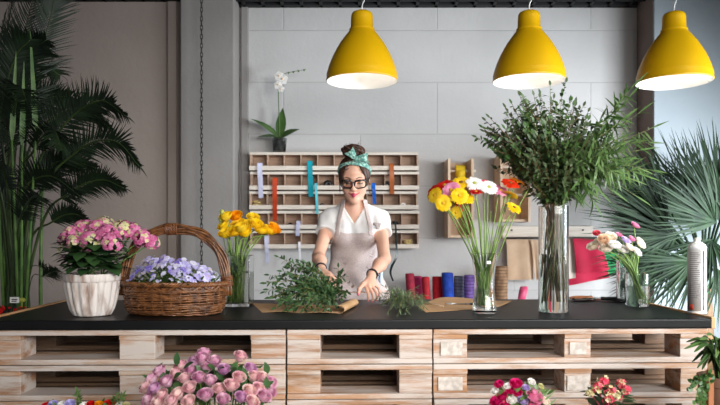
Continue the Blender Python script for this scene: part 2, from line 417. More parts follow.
for px, py, lab in ((362, 81.5, 'yellow dome pendant lamp hanging above the florist'), (529, 81.5, 'yellow dome pendant lamp hanging above the tall foliage vase'), (674, 82.5, 'yellow dome pendant lamp hanging by the pale wall above the fan palm')):
    make_lamp(lab, at(px, py, LD))

# ---------------------------------------------------------------- chain
b = MB(); ct = at(201.5, -22, 4.90); n = 66; pitch = .0335
for i in range(n):
    c = ct - V(0, 0, pitch*i); pts = []
    for j in range(12):
        a = 2*PI*j/12; u, w = .0085*math.cos(a), .0225*math.sin(a)
        pts.append(c + (V(u, 0, w) if i % 2 else V(0, u, w)))
    b.tube(pts, .0032, 5, closed=True)
tag(b.build('hanging_chain', M['darkmetal'], None, ct - V(0,0,pitch*n)), 'dark link chain hanging down in front of the concrete pilaster', 'chain')

# ---------------------------------------------------------------- ribbon cubby on the wall
SX0, SX1 = -.845, .452; SF = 2.50-.125   # front face y
SZT, RH = 1.889, .1504
t = thing('ribbon_cubby', 'limed wooden cubby rack of open compartments fixed to the block wall', 'wall shelf', (0, SF, SZT-5*RH))
for r in range(5):
    zt = SZT - r*RH; off = [0, .004, -.003, .005, .002][r]; x0, x1 = SX0+off, SX1+off*1.5
    b = MB()
    b.box(((x0+x1)/2, SF+.119, zt-.073), (x1-x0, .010, .135))           # back
    b.box(((x0+x1)/2, SF+.066, zt-.013), (x1-x0-.02, .105, .018))       # roof board
    b.box(((x0+x1)/2, SF+.066, zt-.137), (x1-x0-.02, .105, .008))       # floor board
    for k in range(11):
        x = x0+.006+(x1-x0-.012)*k/10
        b.box((x, SF+.063, zt-.074), (.012 if k in (0,10) else .006, .112, .122))
    tr = bevel(b.build('tray_row', M['shelfwood'], t, smooth=False), .001, 1)
    b = MB(); b.box(((x0+x1)/2, SF+.004, zt-.0125), (x1-x0, .012, .021)); bevel(b.build('top_rail', M['shelfpale'], tr, smooth=False), .0015, 1)
    b = MB(); b.box(((x0+x1)/2-off, SF-.003, zt-.1245), (x1-x0+.006, .014, .033)); bevel(b.build('front_lip', M['shelfpale'], tr, smooth=False), .0015, 1)
def cell(px, row):    # a spot on the floor of a compartment
    p = at(px, 200, SF+CAMD+.05); return V(p[0], SF+.055, SZT-RH*row-.1315)
def ribbon(path, w, m, label, tw=0.0):
    P = spline(path, 40); b = MB()
    def fn(u, v):
        i = min(39, int(u*40)); f = u*40-i; p = P[i]*(1-f)+P[i+1]*f
        a = tw*math.sin(u*5.0)
        return p + V(math.cos(a), math.sin(a), 0)*(v-.5)*w
    b.sheet(fn, 40, 2, .0012)
    o = b.build('hanging_ribbon', m, None, tuple(P[-1]), sharp=45); tag(o, label, 'ribbon', 'ribbons hanging from the cubby rack'); return o
def rcol(n, c): M[n] = mat(n, c, tuple(min(255, x*1.15+8) for x in c), rough=.3, scale=12, spec=.6)
for n, c in (('r_lav',(186,186,208)),('r_orange',(176,58,24)),('r_teal',(10,136,150)),('r_aqua',(96,186,198)),('r_blue',(14,92,190)),('r_copper',(158,84,40)),('r_white',(214,212,216)),('r_black',(14,34,36)),('r_straw',(206,182,120)),('r_maroon',(60,24,26))): rcol(n, c)
def hang(px, y0, y1, w, m, label, row, sway=.0, tw=.2):
    zt = SZT-RH*row
    a = at(px, y0, SF+CAMD); lip = zt-.106
    p0 = V(a[0], SF+.05, lip-.01); p1 = V(a[0], SF-.006, max(lip+.016, a[2]))
    e = at(px+sway, y1, SF+CAMD-.025)
    yf = SF-.0165
    pts = [p0, V(a[0], SF+.018, p1[2]-.004), p1, V(a[0], yf, p1[2]-.022), V((a[0]*2+e[0])/3, yf-.008, (p1[2]*2+e[2])/3), V((a[0]+2*e[0])/3, yf-.004, (p1[2]+2*e[2])/3), V(e[0], yf-.008, e[2])]
    return ribbon(pts, w, m, label, tw)
hang(260, 163, 198, 0.0377, M['r_lav'], 'pale lavender ribbon on the top row, close to the rack end', 0, 1)
hang(275, 178, 221, 0.0348, M['r_orange'], 'burnt orange ribbon hanging over the second row', 1, 0)
hang(310, 161, 197, 0.0391, M['r_teal'], 'wide teal ribbon hanging from the top row', 0, 1)
hang(316, 184, 214, 0.0203, M['r_aqua'], 'thin aqua ribbon beside the wide teal ribbon', 1, 1.5)
hang(373.5, 184, 204, 0.0261, M['r_blue'], 'bright blue ribbon beside the head of the florist', 1, 1)
hang(391.5, 164, 194, 0.0348, M['r_copper'], 'copper brown ribbon hanging from the top row', 0, .5)
hang(298.5, 221, 236, 0.0319, M['r_lav'], 'short pale ribbon on the fourth row above the white one', 3, -1)
hang(299.5, 243, 268, 0.0188, M['r_white'], 'thin white ribbon hanging below the rack', 4, 1)
hang(266.5, 236, 263, 0.0290, M['r_lav'], 'pale lavender ribbon hanging below the rack behind the yellow bouquet', 4, 1)
pa = [at(393, 223, 5.05), at(394, 221, 5.03), at(395.5, 224, 5.02), at(396, 240, 5.02), at(396.5, 256, 5.01), at(392, 266, 5.0), at(390.5, 273, 5.0), at(393, 281, 5.0)]
ribbon(pa, .020, M['r_black'], 'long black green ribbon curling down beside the arm of the florist', .9)
def spool(px, row, r, w, m, label, rz=0.0):
    c = cell(px, row); t = thing('ribbon_spool', label, 'spool', c, 'spools in the cubby rack', rz)
    b = MB(); pr = [(.006, -w/2), (r*.86, -w/2), (r*.86, w/2), (.006, w/2)]
    Mx = Matrix.Rotation(PI/2, 3, 'X'); Mx = np.array(Mx)
    def rot(bb): bb.v = [tuple(Mx @ np.array(q) + np.array((0, 0, r))) for q in bb.v]
    b.lathe(pr, 24, close=True); rot(b); b.build('wound_ribbon', m, t, (0,0,0))
    for s in (-1, 1):
        b = MB(); b.lathe([(.006, s*w/2), (r, s*w/2), (r, s*(w/2+.002)), (.006, s*(w/2+.002))], 24, close=True); rot(b); b.build('flange', M['paper_white'] if R.random() < .4 else M['black'], t, (0,0,0))
spool(328, 1, .034, .03, M['r_maroon'], 'dark maroon ribbon spool in the second row near the teal ribbon')
spool(387, 1, .030, .03, M['r_white'], 'small pale spool in the second row under the copper ribbon')
spool(290, 3, .020, .02, M['r_lav'], 'tiny pale spool in the fourth row')
spool(403, 2, .022, .02, M['r_copper'], 'small brown spool in the third row near the rack end')
spool(322, 2, .020, .025, M['r_aqua'], 'small aqua spool in the third row beside the florist')
spool(396, 3, .024, .02, M['r_teal'], 'small teal spool in the fourth row above the black ribbon')
def raffia(px, row, label):
    c = cell(px, row); b = MB()
    for i in range(36):
        q = c + V(R.uniform(-.022,.022), R.uniform(-.012,.012), R.uniform(.012,.058)); a = R.uniform(0, 6.3); rr = R.uniform(.010,.024); tl = R.uniform(-.4,.4)
        b.tube([q + V(rr*math.cos(a+j*.7), rr*.6*math.sin(a+j*.7), tl*rr*math.cos(j*.7)*.6) for j in range(8)], .0018, 5)
    tag(b.build('raffia_tangle', M['r_straw'], None, c), label, 'raffia', 'raffia in the cubby rack')
raffia(408, 4, 'golden raffia tangle in the lowest row by the black ribbon')
raffia(257, 2, 'straw coloured raffia tangle in the third row behind the pale ribbon')

# ---------------------------------------------------------------- orchid on the cubby
oc = at(279.5, 151.6, 5.10); oc[2] = SZT+.0012
t = thing('glass_pot', 'grey glass pot holding the orchid on top of the cubby rack', 'pot', oc)
b = MB(); b.lathe([(.046,0),(.048,.004),(.058,.098),(.060,.104),(.056,.104),(.054,.097),(.045,.008),(1e-5,.008)], 32, oc); b.build('glass_body', glassmat('smoky_glass', (.62,.66,.66,1)), t)
t = thing('orchid', 'white orchid with dark green strap leaves in the glass pot', 'plant', oc+V(0,0,.009))
b = MB(); b.lathe([(1e-5,.0),(.043,.001),(.0505,.085),(.03,.094),(1e-5,.096)], 24, oc+V(0,0,.009)); b.build('bark', mat('grey_bark', (84,82,78), (120,118,112), rough=.9, scale=40), t)
B0 = oc+V(0,0,.10)
for d, L, W, bd, up in ((V(-.62,-.1,.72),.27,.080,.28,V(.7,-.5,.5)), (V(-.75,-.25,.35),.17,.066,.4,V(.3,-.4,.8)), (V(.12,.05,1),.24,.085,-.06,V(-.2,-1,.1)), (V(.65,-.3,.55),.17,.07,.35,V(-.3,-.7,.6))):
    b = MB(); b.leaf(B0, d, up, L, W, bd, 6, .22, 'oval'); b.build('leaf', M['leaf_mid'], t)
sp = spline([B0, at(279,115,5.10), at(278.5,95,5.09), at(278.5,80,5.07), at(284,74,5.06), at(294,71.5,5.05), at(306,69.5,5.04)], 40)
b = MB(); b.tube(sp, [.004,.0035,.0025,.0015], 7)
for i in (30,33,36,39): b.ball(sp[i]+V(0,-.004,-.004), .0075, 8, 1, 1, 1.2)
b.build('flower_spike', M['stem_dark'], t)
for px, py, s in ((279,76,.040), (282.5,79,.044), (278,85,.034), (281,89,.028)):
    c = at(px, py, 5.03); b = MB(); f = nrm(V(R.uniform(-.3,.3), -1, R.uniform(-.3,.1)))
    for k in range(5):
        a = 2*PI*k/5+PI/2; d = V(math.cos(a), -.15, math.sin(a)); b.leaf(c, d, f, s, s*.95, .25, 4, .1, 'round')
    b.k = 1; b.ball(c+f*.004, s*.2, 8)
    b.build('blossom', [M['p_white'], M['p_peach']], t)

# ---------------------------------------------------------------- wooden wall rack, paper rail
def rack(pl, pr, y0, y1, label, ribboned):
    zt, zb = at(0, y0, 5.0)[2], at(0, y1, 5.0)[2]
    xl, xr = at(pl, 0, 4.95)[0], at(pr, 0, 4.95)[0]
    t = thing('wall_rack', label, 'rack', ((xl+xr)/2, WY, zb), 'pine racks on the block wall')
    for x in (xl, xr):
        b = MB(); b.box((x, WY-.115, (zt+zb)/2), (.020, .23, zt-zb)); bevel(b.build('side_board', M['pine'], t, smooth=False), .002, 1)
    b = MB(); b.box(((xl+xr)/2, WY-.008, (zt+zb)/2), (xr-xl-.02, .014, zt-zb-.02)); b.build('back_board', M['pine'], t, smooth=False)
    b = MB(); b.box(((xl+xr)/2, WY-.11, zb+.012), (xr-xl-.02, .19, .018)); b.build('shelf', M['pine'], t, smooth=False)
    for k, z in enumerate((zt-.085, zt-.30)):
        b = MB(); b.tube([(xl-.03, WY-.14, z), (xr+.04, WY-.14, z)], .010, 12); b.build('dowel', M['shelfpale'], t)
    return xl, xr, zt, zb
xl, xr, zt, zb = rack(449.5, 473, 159, 238, 'pine wall rack with a yellow ribbon roll on its top dowel', True)
rk = thing('ribbon_roll', 'yellow ribbon roll threaded on the dowel of the pine rack', 'ribbon', ((xl+xr)/2, WY-.14, zt-.13))
def annulus(b, c, axis, r0, r1, w, n=24):
    a = nrm(axis); u = nrm(cross(a, V(0,.3,1))); w2 = cross(a, u); vs = []
    for rr, s in ((r0,-1),(r1,-1),(r1,1),(r0,1)):
        for j in range(n):
            q = 2*PI*j/n; vs.append(np.asarray(c)+u*rr*math.cos(q)+w2*rr*math.sin(q)+a*s*w/2)
    b.add(vs, [(i*n+j, i*n+(j+1) % n, ((i+1) % 4)*n+(j+1) % n, ((i+1) % 4)*n+j) for i in range(4) for j in range(n)])
b = MB(); annulus(b, ((xl+xr)/2+.008, WY-.14, zt-.085), V(1,0,0), .0115, .045, .065); b.build('wound_ribbon', M['p_yellow'], rk, smooth=False)
b = MB(); b.sheet(lambda u, v: V((xl+xr)/2+.008+(v-.5)*.062, WY-.187-.004*math.sin(u*4), zt-.085-u*.08), 8, 1, .001); b.build('loose_end', M['p_yellow'], rk)
rd = thing('ribbon_roll', 'red ribbon roll on the lower dowel of the pine rack behind the gerbera stems', 'ribbon', ((xl+xr)/2, WY-.14, zt-.37))
b = MB(); annulus(b, ((xl+xr)/2, WY-.14, zt-.30), V(1,0,0), .0115, .055, .06); b.build('wound_ribbon', M['p_red'], rd, smooth=False)
b = MB(); b.sheet(lambda u, v: V((xl+xr)/2+(v-.5)*.058, WY-.197-.003*math.sin(u*4), zt-.30-u*.12), 8, 1, .001); b.build('loose_end', M['p_red'], rd)
rack(502, 530, 155, 222, 'pine wall rack behind the tall foliage vase', False)

a = at(503, 226, 5.15); c = at(594, 239.5, 5.15)
t = thing('paper_rail', 'long pine board on the block wall that wrapping paper hangs from', 'rail', ((a[0]+c[0])/2, WY, c[2]))
b = MB(); b.box(((a[0]+c[0])/2, WY-.016, (a[2]+c[2])/2), (c[0]-a[0], .032, a[2]-c[2])); bevel(b.build('board', M['shelfpale'], t, smooth=False), .002, 1)
for px in (513, 585):
    q = at(px, 230, 5.12); b = MB(); b.tube([(q[0], WY-.031, q[2]), (q[0], WY-.037, q[2])], .008, 12); b.build('screw', M['steel'], t)
b = MB(); za = c[2]+.012; b.tube([(a[0]+.02, WY-.075, za), (c[0]+.02, WY-.075, za)], .009, 12)
for x in (a[0]+.03, c[0]-.03): b.tube([(x, WY-.03, za), (x, WY-.075, za)], .006, 8)
b.build('rod', M['steel'], t)
def paper(quad, d, m, name, label, fold=.006, nw=3):
    """quad: top-left, top-right, bottom-right, bottom-left in photo pixels at distance d"""
    A, B_, C_, D_ = [at(x, y, d) for x, y in quad]; b = MB(); ph = R.uniform(0, 6)
    def fn(u, v):
        p = (A*(1-v)+B_*v)*(1-u)+(D_*(1-v)+C_*v)*u
        return p + V(0, fold*math.sin(v*nw*PI+ph)*(.2+u) - .015*max(0, .12-u)/.12*-1, 0)
    b.sheet(fn, 14, 14, .0012)
    return tag(b.build(name, m, None, (A+B_+C_+D_)/4, sharp=45), label, 'paper', 'wrapping papers on the rail')
paper([(506.5,239.5),(533,239.5),(533.5,279.5),(508,280)], 5.095, M['kraft_pale'], 'hanging_kraft_sheet', 'wide brown kraft paper sheet hanging between the two flower vases')
paper([(531,240),(541,240),(542,280),(535,279.5)], 5.075, M['kraft_pale'], 'hanging_kraft_sheet', 'narrow brown kraft sheet hanging behind the tall vase')
paper([(563,239.5),(574.5,239.5),(575.5,278),(563.5,279.5)], 5.075, M['cream_paper'], 'hanging_cream_sheet', 'cream paper sheet hanging beside the crimson paper')
paper([(573.5,238.5),(600,239),(609.5,269.5),(576.5,273)], 5.05, M['crimson'], 'hanging_crimson_sheet', 'crimson paper sheet on top with a slanting lower edge', .009)
paper([(566,240),(598,240),(609.5,277.5),(567,286)], 5.085, M['crimson'], 'hanging_crimson_sheet', 'longer crimson paper sheet behind the slanting one', .007)
paper([(594,240),(617,240),(618,274),(602,277.5)], 5.11, M['green_paper'], 'hanging_green_sheet', 'green paper sheet beside the crimson paper', .004)

# ---------------------------------------------------------------- rolls of mesh and wrapping standing behind the counter
def rollm(n, c, c2, mesh=False):
    m = mat(n, c, c2, rough=.8, scale=30, bump=.5, bscale=120)
    if mesh:
        nt = m.node_tree; b = nt.nodes['Principled BSDF']; N = nt.nodes.new; Lk = nt.links.new
        old = b.inputs['Base Color'].links[0].from_socket
        tc = N('ShaderNodeTexCoord'); br = N('ShaderNodeTexBrick'); br.offset = 0; br.inputs['Scale'].default_value = 1; br.inputs['Brick Width'].default_value = 1/26; br.inputs['Row Height'].default_value = .024; br.inputs['Mortar Size'].default_value = .003
        Lk(tc.outputs['UV'], br.inputs['Vector'])
        sp = N('ShaderNodeSeparateXYZ'); Lk(tc.outputs['Object'], sp.inputs[0]); an = N('ShaderNodeMath'); an.operation = 'ARCTAN2'; Lk(sp.outputs['X'], an.inputs[0]); Lk(sp.outputs['Y'], an.inputs[1])
        ml = N('ShaderNodeMath'); ml.operation = 'MULTIPLY'; ml.inputs[1].default_value = 1/(2*PI); Lk(an.outputs[0], ml.inputs[0])
        cb = N('ShaderNodeCombineXYZ'); Lk(ml.outputs[0], cb.inputs['X']); Lk(sp.outputs['Z'], cb.inputs['Y']); Lk(cb.outputs[0], br.inputs['Vector'])
        br.inputs['Color1'].default_value = (1,1,1,1); br.inputs['Color2'].default_value = (.9,.9,.9,1); br.inputs['Mortar'].default_value = (.42,.42,.45,1)
        mx = N('ShaderNodeMix'); mx.data_type = 'RGBA'; mx.blend_type = 'MULTIPLY'; mx.inputs[0].default_value = 1
        Lk(old, mx.inputs[6]); Lk(br.outputs['Color'], mx.inputs[7]); Lk(mx.outputs[2], b.inputs['Base Color'])
    return m
def roll(px0, px1, ytop, d, m, label, lean=0.0, ybot=None):
    w = (px1-px0)*d/FPX; p = at((px0+px1)/2, ytop, d); r = w/2; H = p[2]
    b = MB(); pr = [(r*.25, H-.02), (r*.27, H), (r*.9, H), (r, H-.008)]
    for k in range(1, 12): pr.append((r*(1+R.uniform(-.02,.02)), H-.008-(H-.016)*k/12))
    pr += [(r, .004), (r*.92, .001), (r*.25, .001)]
    b.lathe(pr, 28)
    b.v = [(x+lean*(z-.8), y, z) for x, y, z in b.v] if lean else b.v
    o = b.build('wrap_roll', m, None, (0,0,0)); o.location = (p[0], p[1], .0)
    return tag(o, label, 'wrap roll', 'rolls of wrapping standing behind the counter')
roll(406.5, 415.5, 273.5, 4.86, rollm('crimson_roll', (120,14,40), (160,24,56)), 'dark crimson wrap roll, first in the row beside the olive sprigs', -.06)
roll(414.8, 422.8, 276, 4.97, rollm('magenta_roll', (140,16,70), (176,30,92)), 'magenta wrap roll between the dark crimson and red rolls', -.05)
roll(422.8, 430.6, 276.8, 4.87, rollm('red_roll', (150,14,30), (178,26,40)), 'slim red wrap roll beside the magenta roll', -.06)
roll(432.4, 443.4, 276.6, 4.98, rollm('red_roll_wide', (172,12,32), (200,24,44)), 'wide red wrap roll beside the tall blue roll', -.01)
roll(442.6, 454.2, 272.6, 4.87, rollm('blue_roll', (12,48,140), (20,70,176)), 'tall royal blue wrap roll', -.05)
roll(453.8, 464.2, 276, 4.98, rollm('grey_roll', (90,94,120), (124,126,150), True), 'grey mesh wrap roll between blue and purple rolls')
roll(464, 474.4, 275, 4.87, rollm('purple_roll', (96,66,142), (130,98,172), True), 'purple mesh wrap roll beside the gerbera vase')
roll(493.6, 507.4, 266, 4.99, rollm('tan_roll', (140,104,74), (176,138,104), True), 'brown checked mesh roll standing behind the gerbera vase')
roll(518, 526, 286.5, 4.78, rollm('pink_roll', (224,70,118), (240,120,150)), 'leaning pink wrap roll under the hanging kraft paper', .20)
# ---------------------------------------------------------------- flower and foliage builders
def table(px, py): return at(px, py, (EYE-TZ)*FPX/(py-235.0))     # a spot on the worktop
def zl(px, d): p = at(px, 235, d); return V(p[0], p[1], TZ+.0008)
def gerbera_head(root, c, f, r, m, cm, flip=False):
    """two rings of long petals round a disc"""
    f = nrm(f); a = V(0,0,1) if abs(f[2]) < .9 else V(1,0,0); u = nrm(cross(f, a)); w = cross(f, u)
    b = MB()
    for n, L, cup, off in ((20, 1.0, .10, 0), (18, .88, .26, .5), (14, .52, .5, .2)):
        for k in range(n):
            q = 2*PI*(k+off)/n + R.uniform(-.06,.06); rad = u*math.cos(q)+w*math.sin(q); cu = cup+R.uniform(-.1,.1)
            d = rad*math.cos(cu)+f*math.sin(cu); b.leaf(c+rad*r*.12, d, f, r*.9*L*R.uniform(.92,1.05), r*.30, .22, 3, .12, 'petal')
    b.build('petals', m, root)
    b = MB(); vs = []
    for i in range(6):
        t = i/5*PI/2; vs.append((r*.21*math.cos(t)+1e-6, r*.10*math.sin(t)))
    bb = MB(); bb.lathe([(r*.21, -.03*r)]+vs, 14)
    Q = np.array([u, w, f]).T; b.add([c+f*r*.05+Q @ np.array(q) for q in bb.v], bb.f); b.build('flower_center', cm, root)
def stem_part(root, pts, r0, r1, m=None, n=18, name='stem', cone=None):
    b = MB(); P = spline(pts, n); b.tube(P, [r0, (r0+r1)/2, r1], 7)
    if cone is not None:
        c, f, r = cone; f = nrm(f); b.tube([c-f*r*.30, c-f*r*.16, c-f*r*.02], [r1, r*.16, r*.22], 10)
    return b.build(name, m or M['stem'], root)
def rose_mesh(b, c, f, r, openness=1.0, tall=1.0, layers=None):
    f = nrm(f); a = V(0,0,1) if abs(f[2]) < .9 else V(1,0,0); u = nrm(cross(f, a)); w = cross(f, u); th = 0.0
    for n, rk, hk, curl in layers or ((3,.18,.66,.0),(3,.32,.70,.02),(4,.48,.68,.05),(5,.66,.62,.12),(5,.84,.50,.24)):
        rk *= openness if rk > .3 else 1
        for k in range(n):
            q0 = th+2*PI*k/n+R.uniform(-.12,.12); half = PI/n*1.45; rr = rk*R.uniform(.94,1.06); hh = hk*R.uniform(.92,1.06)
            def fn(i, j):
                s = i*2-1; v = j; q = q0+s*half*(.55+.45*math.sqrt(v))
                rad = rr*(.22+.78*min(1, v/.6)**.7)*(1+.03*s*s) + curl*max(0, (v-.62)/.38)**1.6
                z = -.62+v*(hh+.62)-curl*.75*max(0, (v-.72)/.28)**2 - .16*s*s*v*v - .05*math.cos(s*3)*max(0,v-.7)
                return c+(u*math.cos(q)+w*math.sin(q))*rad*r+f*z*r*tall
            b.grid(fn, 4, 5)
        th += .9
def rose(label, base, c, f, r, m, group, leafy=True, layers=None, tall=1.0, name='rose', stem_m=None, cat='flower', openness=1.0, neck=None):
    t = thing(name, label, cat, base, group)
    b = MB(); rose_mesh(b, c, f, r, openness, tall, layers); b.build('petals', m, t)
    f = nrm(f); mid = (base+c)/2+V((c-base)[0]*.18, (c-base)[1]*.18, 0)
    stem_part(t, [base]+([base*.5+neck*.5, neck, neck*.5+c*.5+V(0,0,.02)] if neck is not None else [mid])+[c-f*r*1.0, c-f*r*.55*tall], .0034 if not leafy else .0028, .0026, stem_m or M['stem_dark'])
    if leafy:
        b = MB()
        for k in range(5):
            q = 2*PI*k/5; e = nrm(V(math.cos(q), math.sin(q), 0)-f*float(V(math.cos(q), math.sin(q), 0) @ f))
            b.leaf(c-f*r*.6*tall, e*.8+f*.45, f, r*.75, r*.28, -.25, 3, .1, 'lance')
        b.build('sepals', M['leaf_mid'], t)
        b = MB()
        for k in range(3):
            s = mid*.35+c*.65-f*r*(.9+.6*k); d = nrm(V(R.uniform(-1,1), R.uniform(-1,.2), R.uniform(-.1,.6))); b.leaf(s, d, V(0,0,1), R.uniform(.035,.05), R.uniform(.02,.028), .3, 4, .15, 'oval')
        b.build('leaf', M['leaf_mid'], t)
    return t
RANU = ((4,.22,.40,0),(5,.36,.44,.02),(6,.52,.46,.03),(7,.68,.44,.05),(7,.84,.38,.10),(7,1.0,.28,.16))
CUP = ((3,.34,.55,0),(3,.55,.72,.03),(4,.74,.74,.08),(5,.95,.62,.18))
def glass_vase(label, c, prof, wl, thick=.0035, square=False, cat='vase', group=None, name='glass_vase'):
    """prof: outer (r, z); solid glass shell, water inside up to wl"""
    t = thing(name, label, cat, c, group)
    inner = [(max(.001, r-thick), z) for r, z in prof if z > prof[0][1]+.012]
    fl = prof[0][1]+.014
    r0 = np.interp(fl, [z for r, z in prof], [r for r, z in prof])-thick
    inner = [(r0, fl)]+[q for q in inner if q[1] > fl+.004]
    top = prof[-1]
    loop = [(1e-5, prof[0][1])]+list(prof)+[(top[0]-thick*.5, top[1]+thick*.35), (top[0]-thick, top[1])]+inner[::-1][1:]+[(1e-5, fl)]
    n = 4 if square else 48
    b = MB(); b.lathe(loop, n, c); o = b.build('glass_body', M['glass'], t, sharp=32, recalc=True)
    if square:
        me = o.data; me.transform(Matrix.Rotation(PI/4, 4, 'Z')); bevel(o, .006, 3)
    zs = [z for r, z in inner]; rs = [r for r, z in inner]
    if wl is None: return t
    g = -.0004; wp = [(1e-5, fl+g), (r0-g, fl+g)]+[(r-g, z) for r, z in inner[1:] if z < wl-.004]+[(float(np.interp(wl, zs, rs))-g, wl), (1e-5, wl)]
    b = MB(); b.lathe(wp, n, c); o = b.build('water', M['water'], t, sharp=32, recalc=True)
    if square: o.data.transform(Matrix.Rotation(PI/4, 4, 'Z')); bevel(o, .004, 2)
    return t
def inside(c, r, z):
    a = R.uniform(0, 2*PI); q = r*math.sqrt(R.random()); return c+V(q*math.cos(a), q*math.sin(a), z)

# ---------------------------------------------------------------- white ribbed pot with the pink plant
pc = table(92.5, 317); pc = at(92.5, 235, pc[1]+CAMD+.070); pc[2] = TZ+.0008
PH = 1.10
def ribpot():
    prof = [(1e-5,.004),(.072,.004),(.076,.0),(.079,.004),(.088,.025),(.097,.055),(.104,.088),(.109,.115),(.1125,.133)]
    b = MB(); n = 96; k = len(prof); vs = []
    for r, z in prof:
        for j in range(n):
            a = 2*PI*j/n; fl = abs(math.sin(a*9)); am = min(1, z/.02)*(1 if z < .12 else .3)
            rr = r*(1+.15*am*(fl**.55-.62)); vs.append(pc+V(rr*math.cos(a), rr*math.sin(a), z))
    b.add(vs, [(i*n+j, i*n+(j+1) % n, (i+1)*n+(j+1) % n, (i+1)*n+j) for i in range(k-1) for j in range(n)])
    b.v = [(x,y,pc[2]+(z-pc[2])*PH) for x,y,z in b.v]
    t = thing('flower_pot', 'whitewashed ribbed clay pot on the worktop holding the pink plant', 'pot', pc)
    b.build('ribbed_body', M['terracotta'], t)
    b = MB(); b.lathe([(.110,.130),(.1145,.133),(.1165,.140),(.1175,.156),(.1165,.164),(.1165,.166),(.110,.164),(.108,.155),(.106,.135)], 64, pc+V(0,0,.014), close=True); b.build('rim', M['terracotta'], t)
    b = MB(); b.lathe([(1e-5,.146),(.05,.150),(.1075,.145),(.1075,.138),(1e-5,.138)], 32, pc+V(0,0,.014)); b.build('soil', M['soil'], t)
ribpot()
t = thing('hydrangea_plant', 'pink and cream flowering plant with dark leaves in the white ribbed pot', 'plant', pc+V(0,0,.164))
hb = pc+V(0,0,.163)
heads = [(72,236,-.02,.044),(84,231,.02,.05),(98,231,.0,.05),(108,236,-.05,.052),(122,231,.0,.048),(91,241,-.07,.046),(112,243,-.08,.046),(76,244,-.06,.04),(133,233,.03,.046),(143,239,.0,.042),(152,243,.02,.034),(104,228,.06,.05),(66,240,.02,.034)]
for hx, hy, dy, hr in heads:
    hc = at(hx, hy, pc[1]+CAMD+dy); b = MB(); cream = R.random() < .25 or hx in (76, 122)
    for k in range(64):
        f = nrm(rv()+V(0,-.45,.55)); p = hc+f*hr*R.uniform(.82,1.05); a = V(0,0,1) if abs(f[2]) < .9 else V(1,0,0)
        u = nrm(cross(f, a)); w = cross(f, u); q0 = R.uniform(0, 1.5); s = R.uniform(.010,.0135)
        b.k = 1 if R.random() < (.62 if cream else .14) else 0
        for j in range(4):
            q = q0+j*PI/2; d = (u*math.cos(q)+w*math.sin(q))*.95+f*R.uniform(.05,.4); b.leaf(p, d, f, s, s*.95, .3, 3, .15, 'round')
    b.build('flower_head', [M['p_hyd'], M['p_hydcream']], t)
b = MB()
for hx, hy, dy, hr in heads:
    hc = at(hx, hy, pc[1]+CAMD+dy); b.tube(spline([hb+V(R.uniform(-.05,.05), R.uniform(-.05,.05), 0), (hb+hc)/2+rv(.015), hc], 10), .003, 6)
b.build('stems', M['stem_dark'], t)
b = MB()
for k in range(270):
    a = R.uniform(0, 2*PI); s = hb+V(.07*math.cos(a)*R.random(), .07*math.sin(a)*R.random(), R.uniform(.01,.12)); d = nrm(V(math.cos(a), math.sin(a)*.9-.2, R.uniform(.05,.7)))
    b.leaf(s+d*R.uniform(.01,.05)+V(0,0,.02), d, V(0,0,1), R.uniform(.055,.085), R.uniform(.048,.07), R.uniform(.1,.5), 4, .12, 'oval')
for hx, hy in ((62,250),(66,256),(60,246)):
    e = at(hx, hy, pc[1]+CAMD-.02); b.leaf(e, V(-.7,-.3,.4), V(0,0,1), .045, .02, .3, 4, .15)
b.build('foliage', M['leaf_dark'], t)
b = MB()
for hx, hy, k in ((60,250,1),(64,258,0),(63,246,1)):
    e = at(hx, hy, pc[1]+CAMD-.03); b.k = k
    for j in range(5): b.leaf(e, nrm(rv()+V(-.3,-.5,.3)), V(0,-1,0), .014, .010, .2, 3, .1, 'round')
b.build('flower_bud', [M['p_hyd'], M['p_hydcream']], t)

# ---------------------------------------------------------------- wicker basket of violas
kc = zl(175.5, 2.81+.10)
t = thing('wicker_basket', 'brown wicker basket with a tall arched handle holding lavender flowers', 'basket', kc)
BW, BD = .222, .146     # half sizes at the rim
def bask(z):   # radius factor
    return float(np.interp(z, [0,.013,.044,.088,.119,.136], [.86,.92,.97,.985,.985,1.0]))
b = MB()
for k in range(13):
    z = .009+k*.0076
    n = 120; f = bask(z)
    for ph in (0, PI):
        pts = []
        for j in range(n):
            a = 2*PI*j/n; o = .0042*math.sin(a*9+ph+k*2.1); zz = z+.0016*math.sin(a*9+PI/2+ph)+.0035*math.sin(a*2+k*1.3)
            pts.append(kc+V((BW*f+o)*math.cos(a), (BD*f+o)*math.sin(a), zz))
        b.tube(pts, .0042 if ph else .0034, 5, closed=True)
b.build('woven_body', M['wicker'], t)
b = MB()
for j in range(34):
    a = 2*PI*j/34; b.tube([kc+V(BW*bask(z)*math.cos(a), BD*bask(z)*math.sin(a), z) for z in (.004,.045,.09,.127)], .0032, 6)
b.build('stakes', M['wicker_dark'], t)
b = MB()     # open criss-cross band
for s in (1, -1):
    for m_ in range(3):
        pts = []
        for j in range(160):
            a = 2*PI*j/160; zz = .1165+.0105*math.sin(a*13*s+m_*.25+(0 if s > 0 else 1)); pts.append(kc+V((BW*.99+.002*s+.003)*math.cos(a), (BD*.99+.002*s+.003)*math.sin(a), zz))
        b.tube(pts, .0032, 5, closed=True)
for zz in (.105, .109):
    b.tube([kc+V((BW*.99+.003)*math.cos(2*PI*j/80), (BD*.99+.003)*math.sin(2*PI*j/80), zz) for j in range(80)], .0042, 6, closed=True)
b.lathe([(.978,.103),(.978,.130),(.972,.130),(.972,.103)], 64, kc, close=True, sx=BW, sy=BD)
b.v = b.v
b.build('lattice_band', M['wicker'], t)
b = MB()
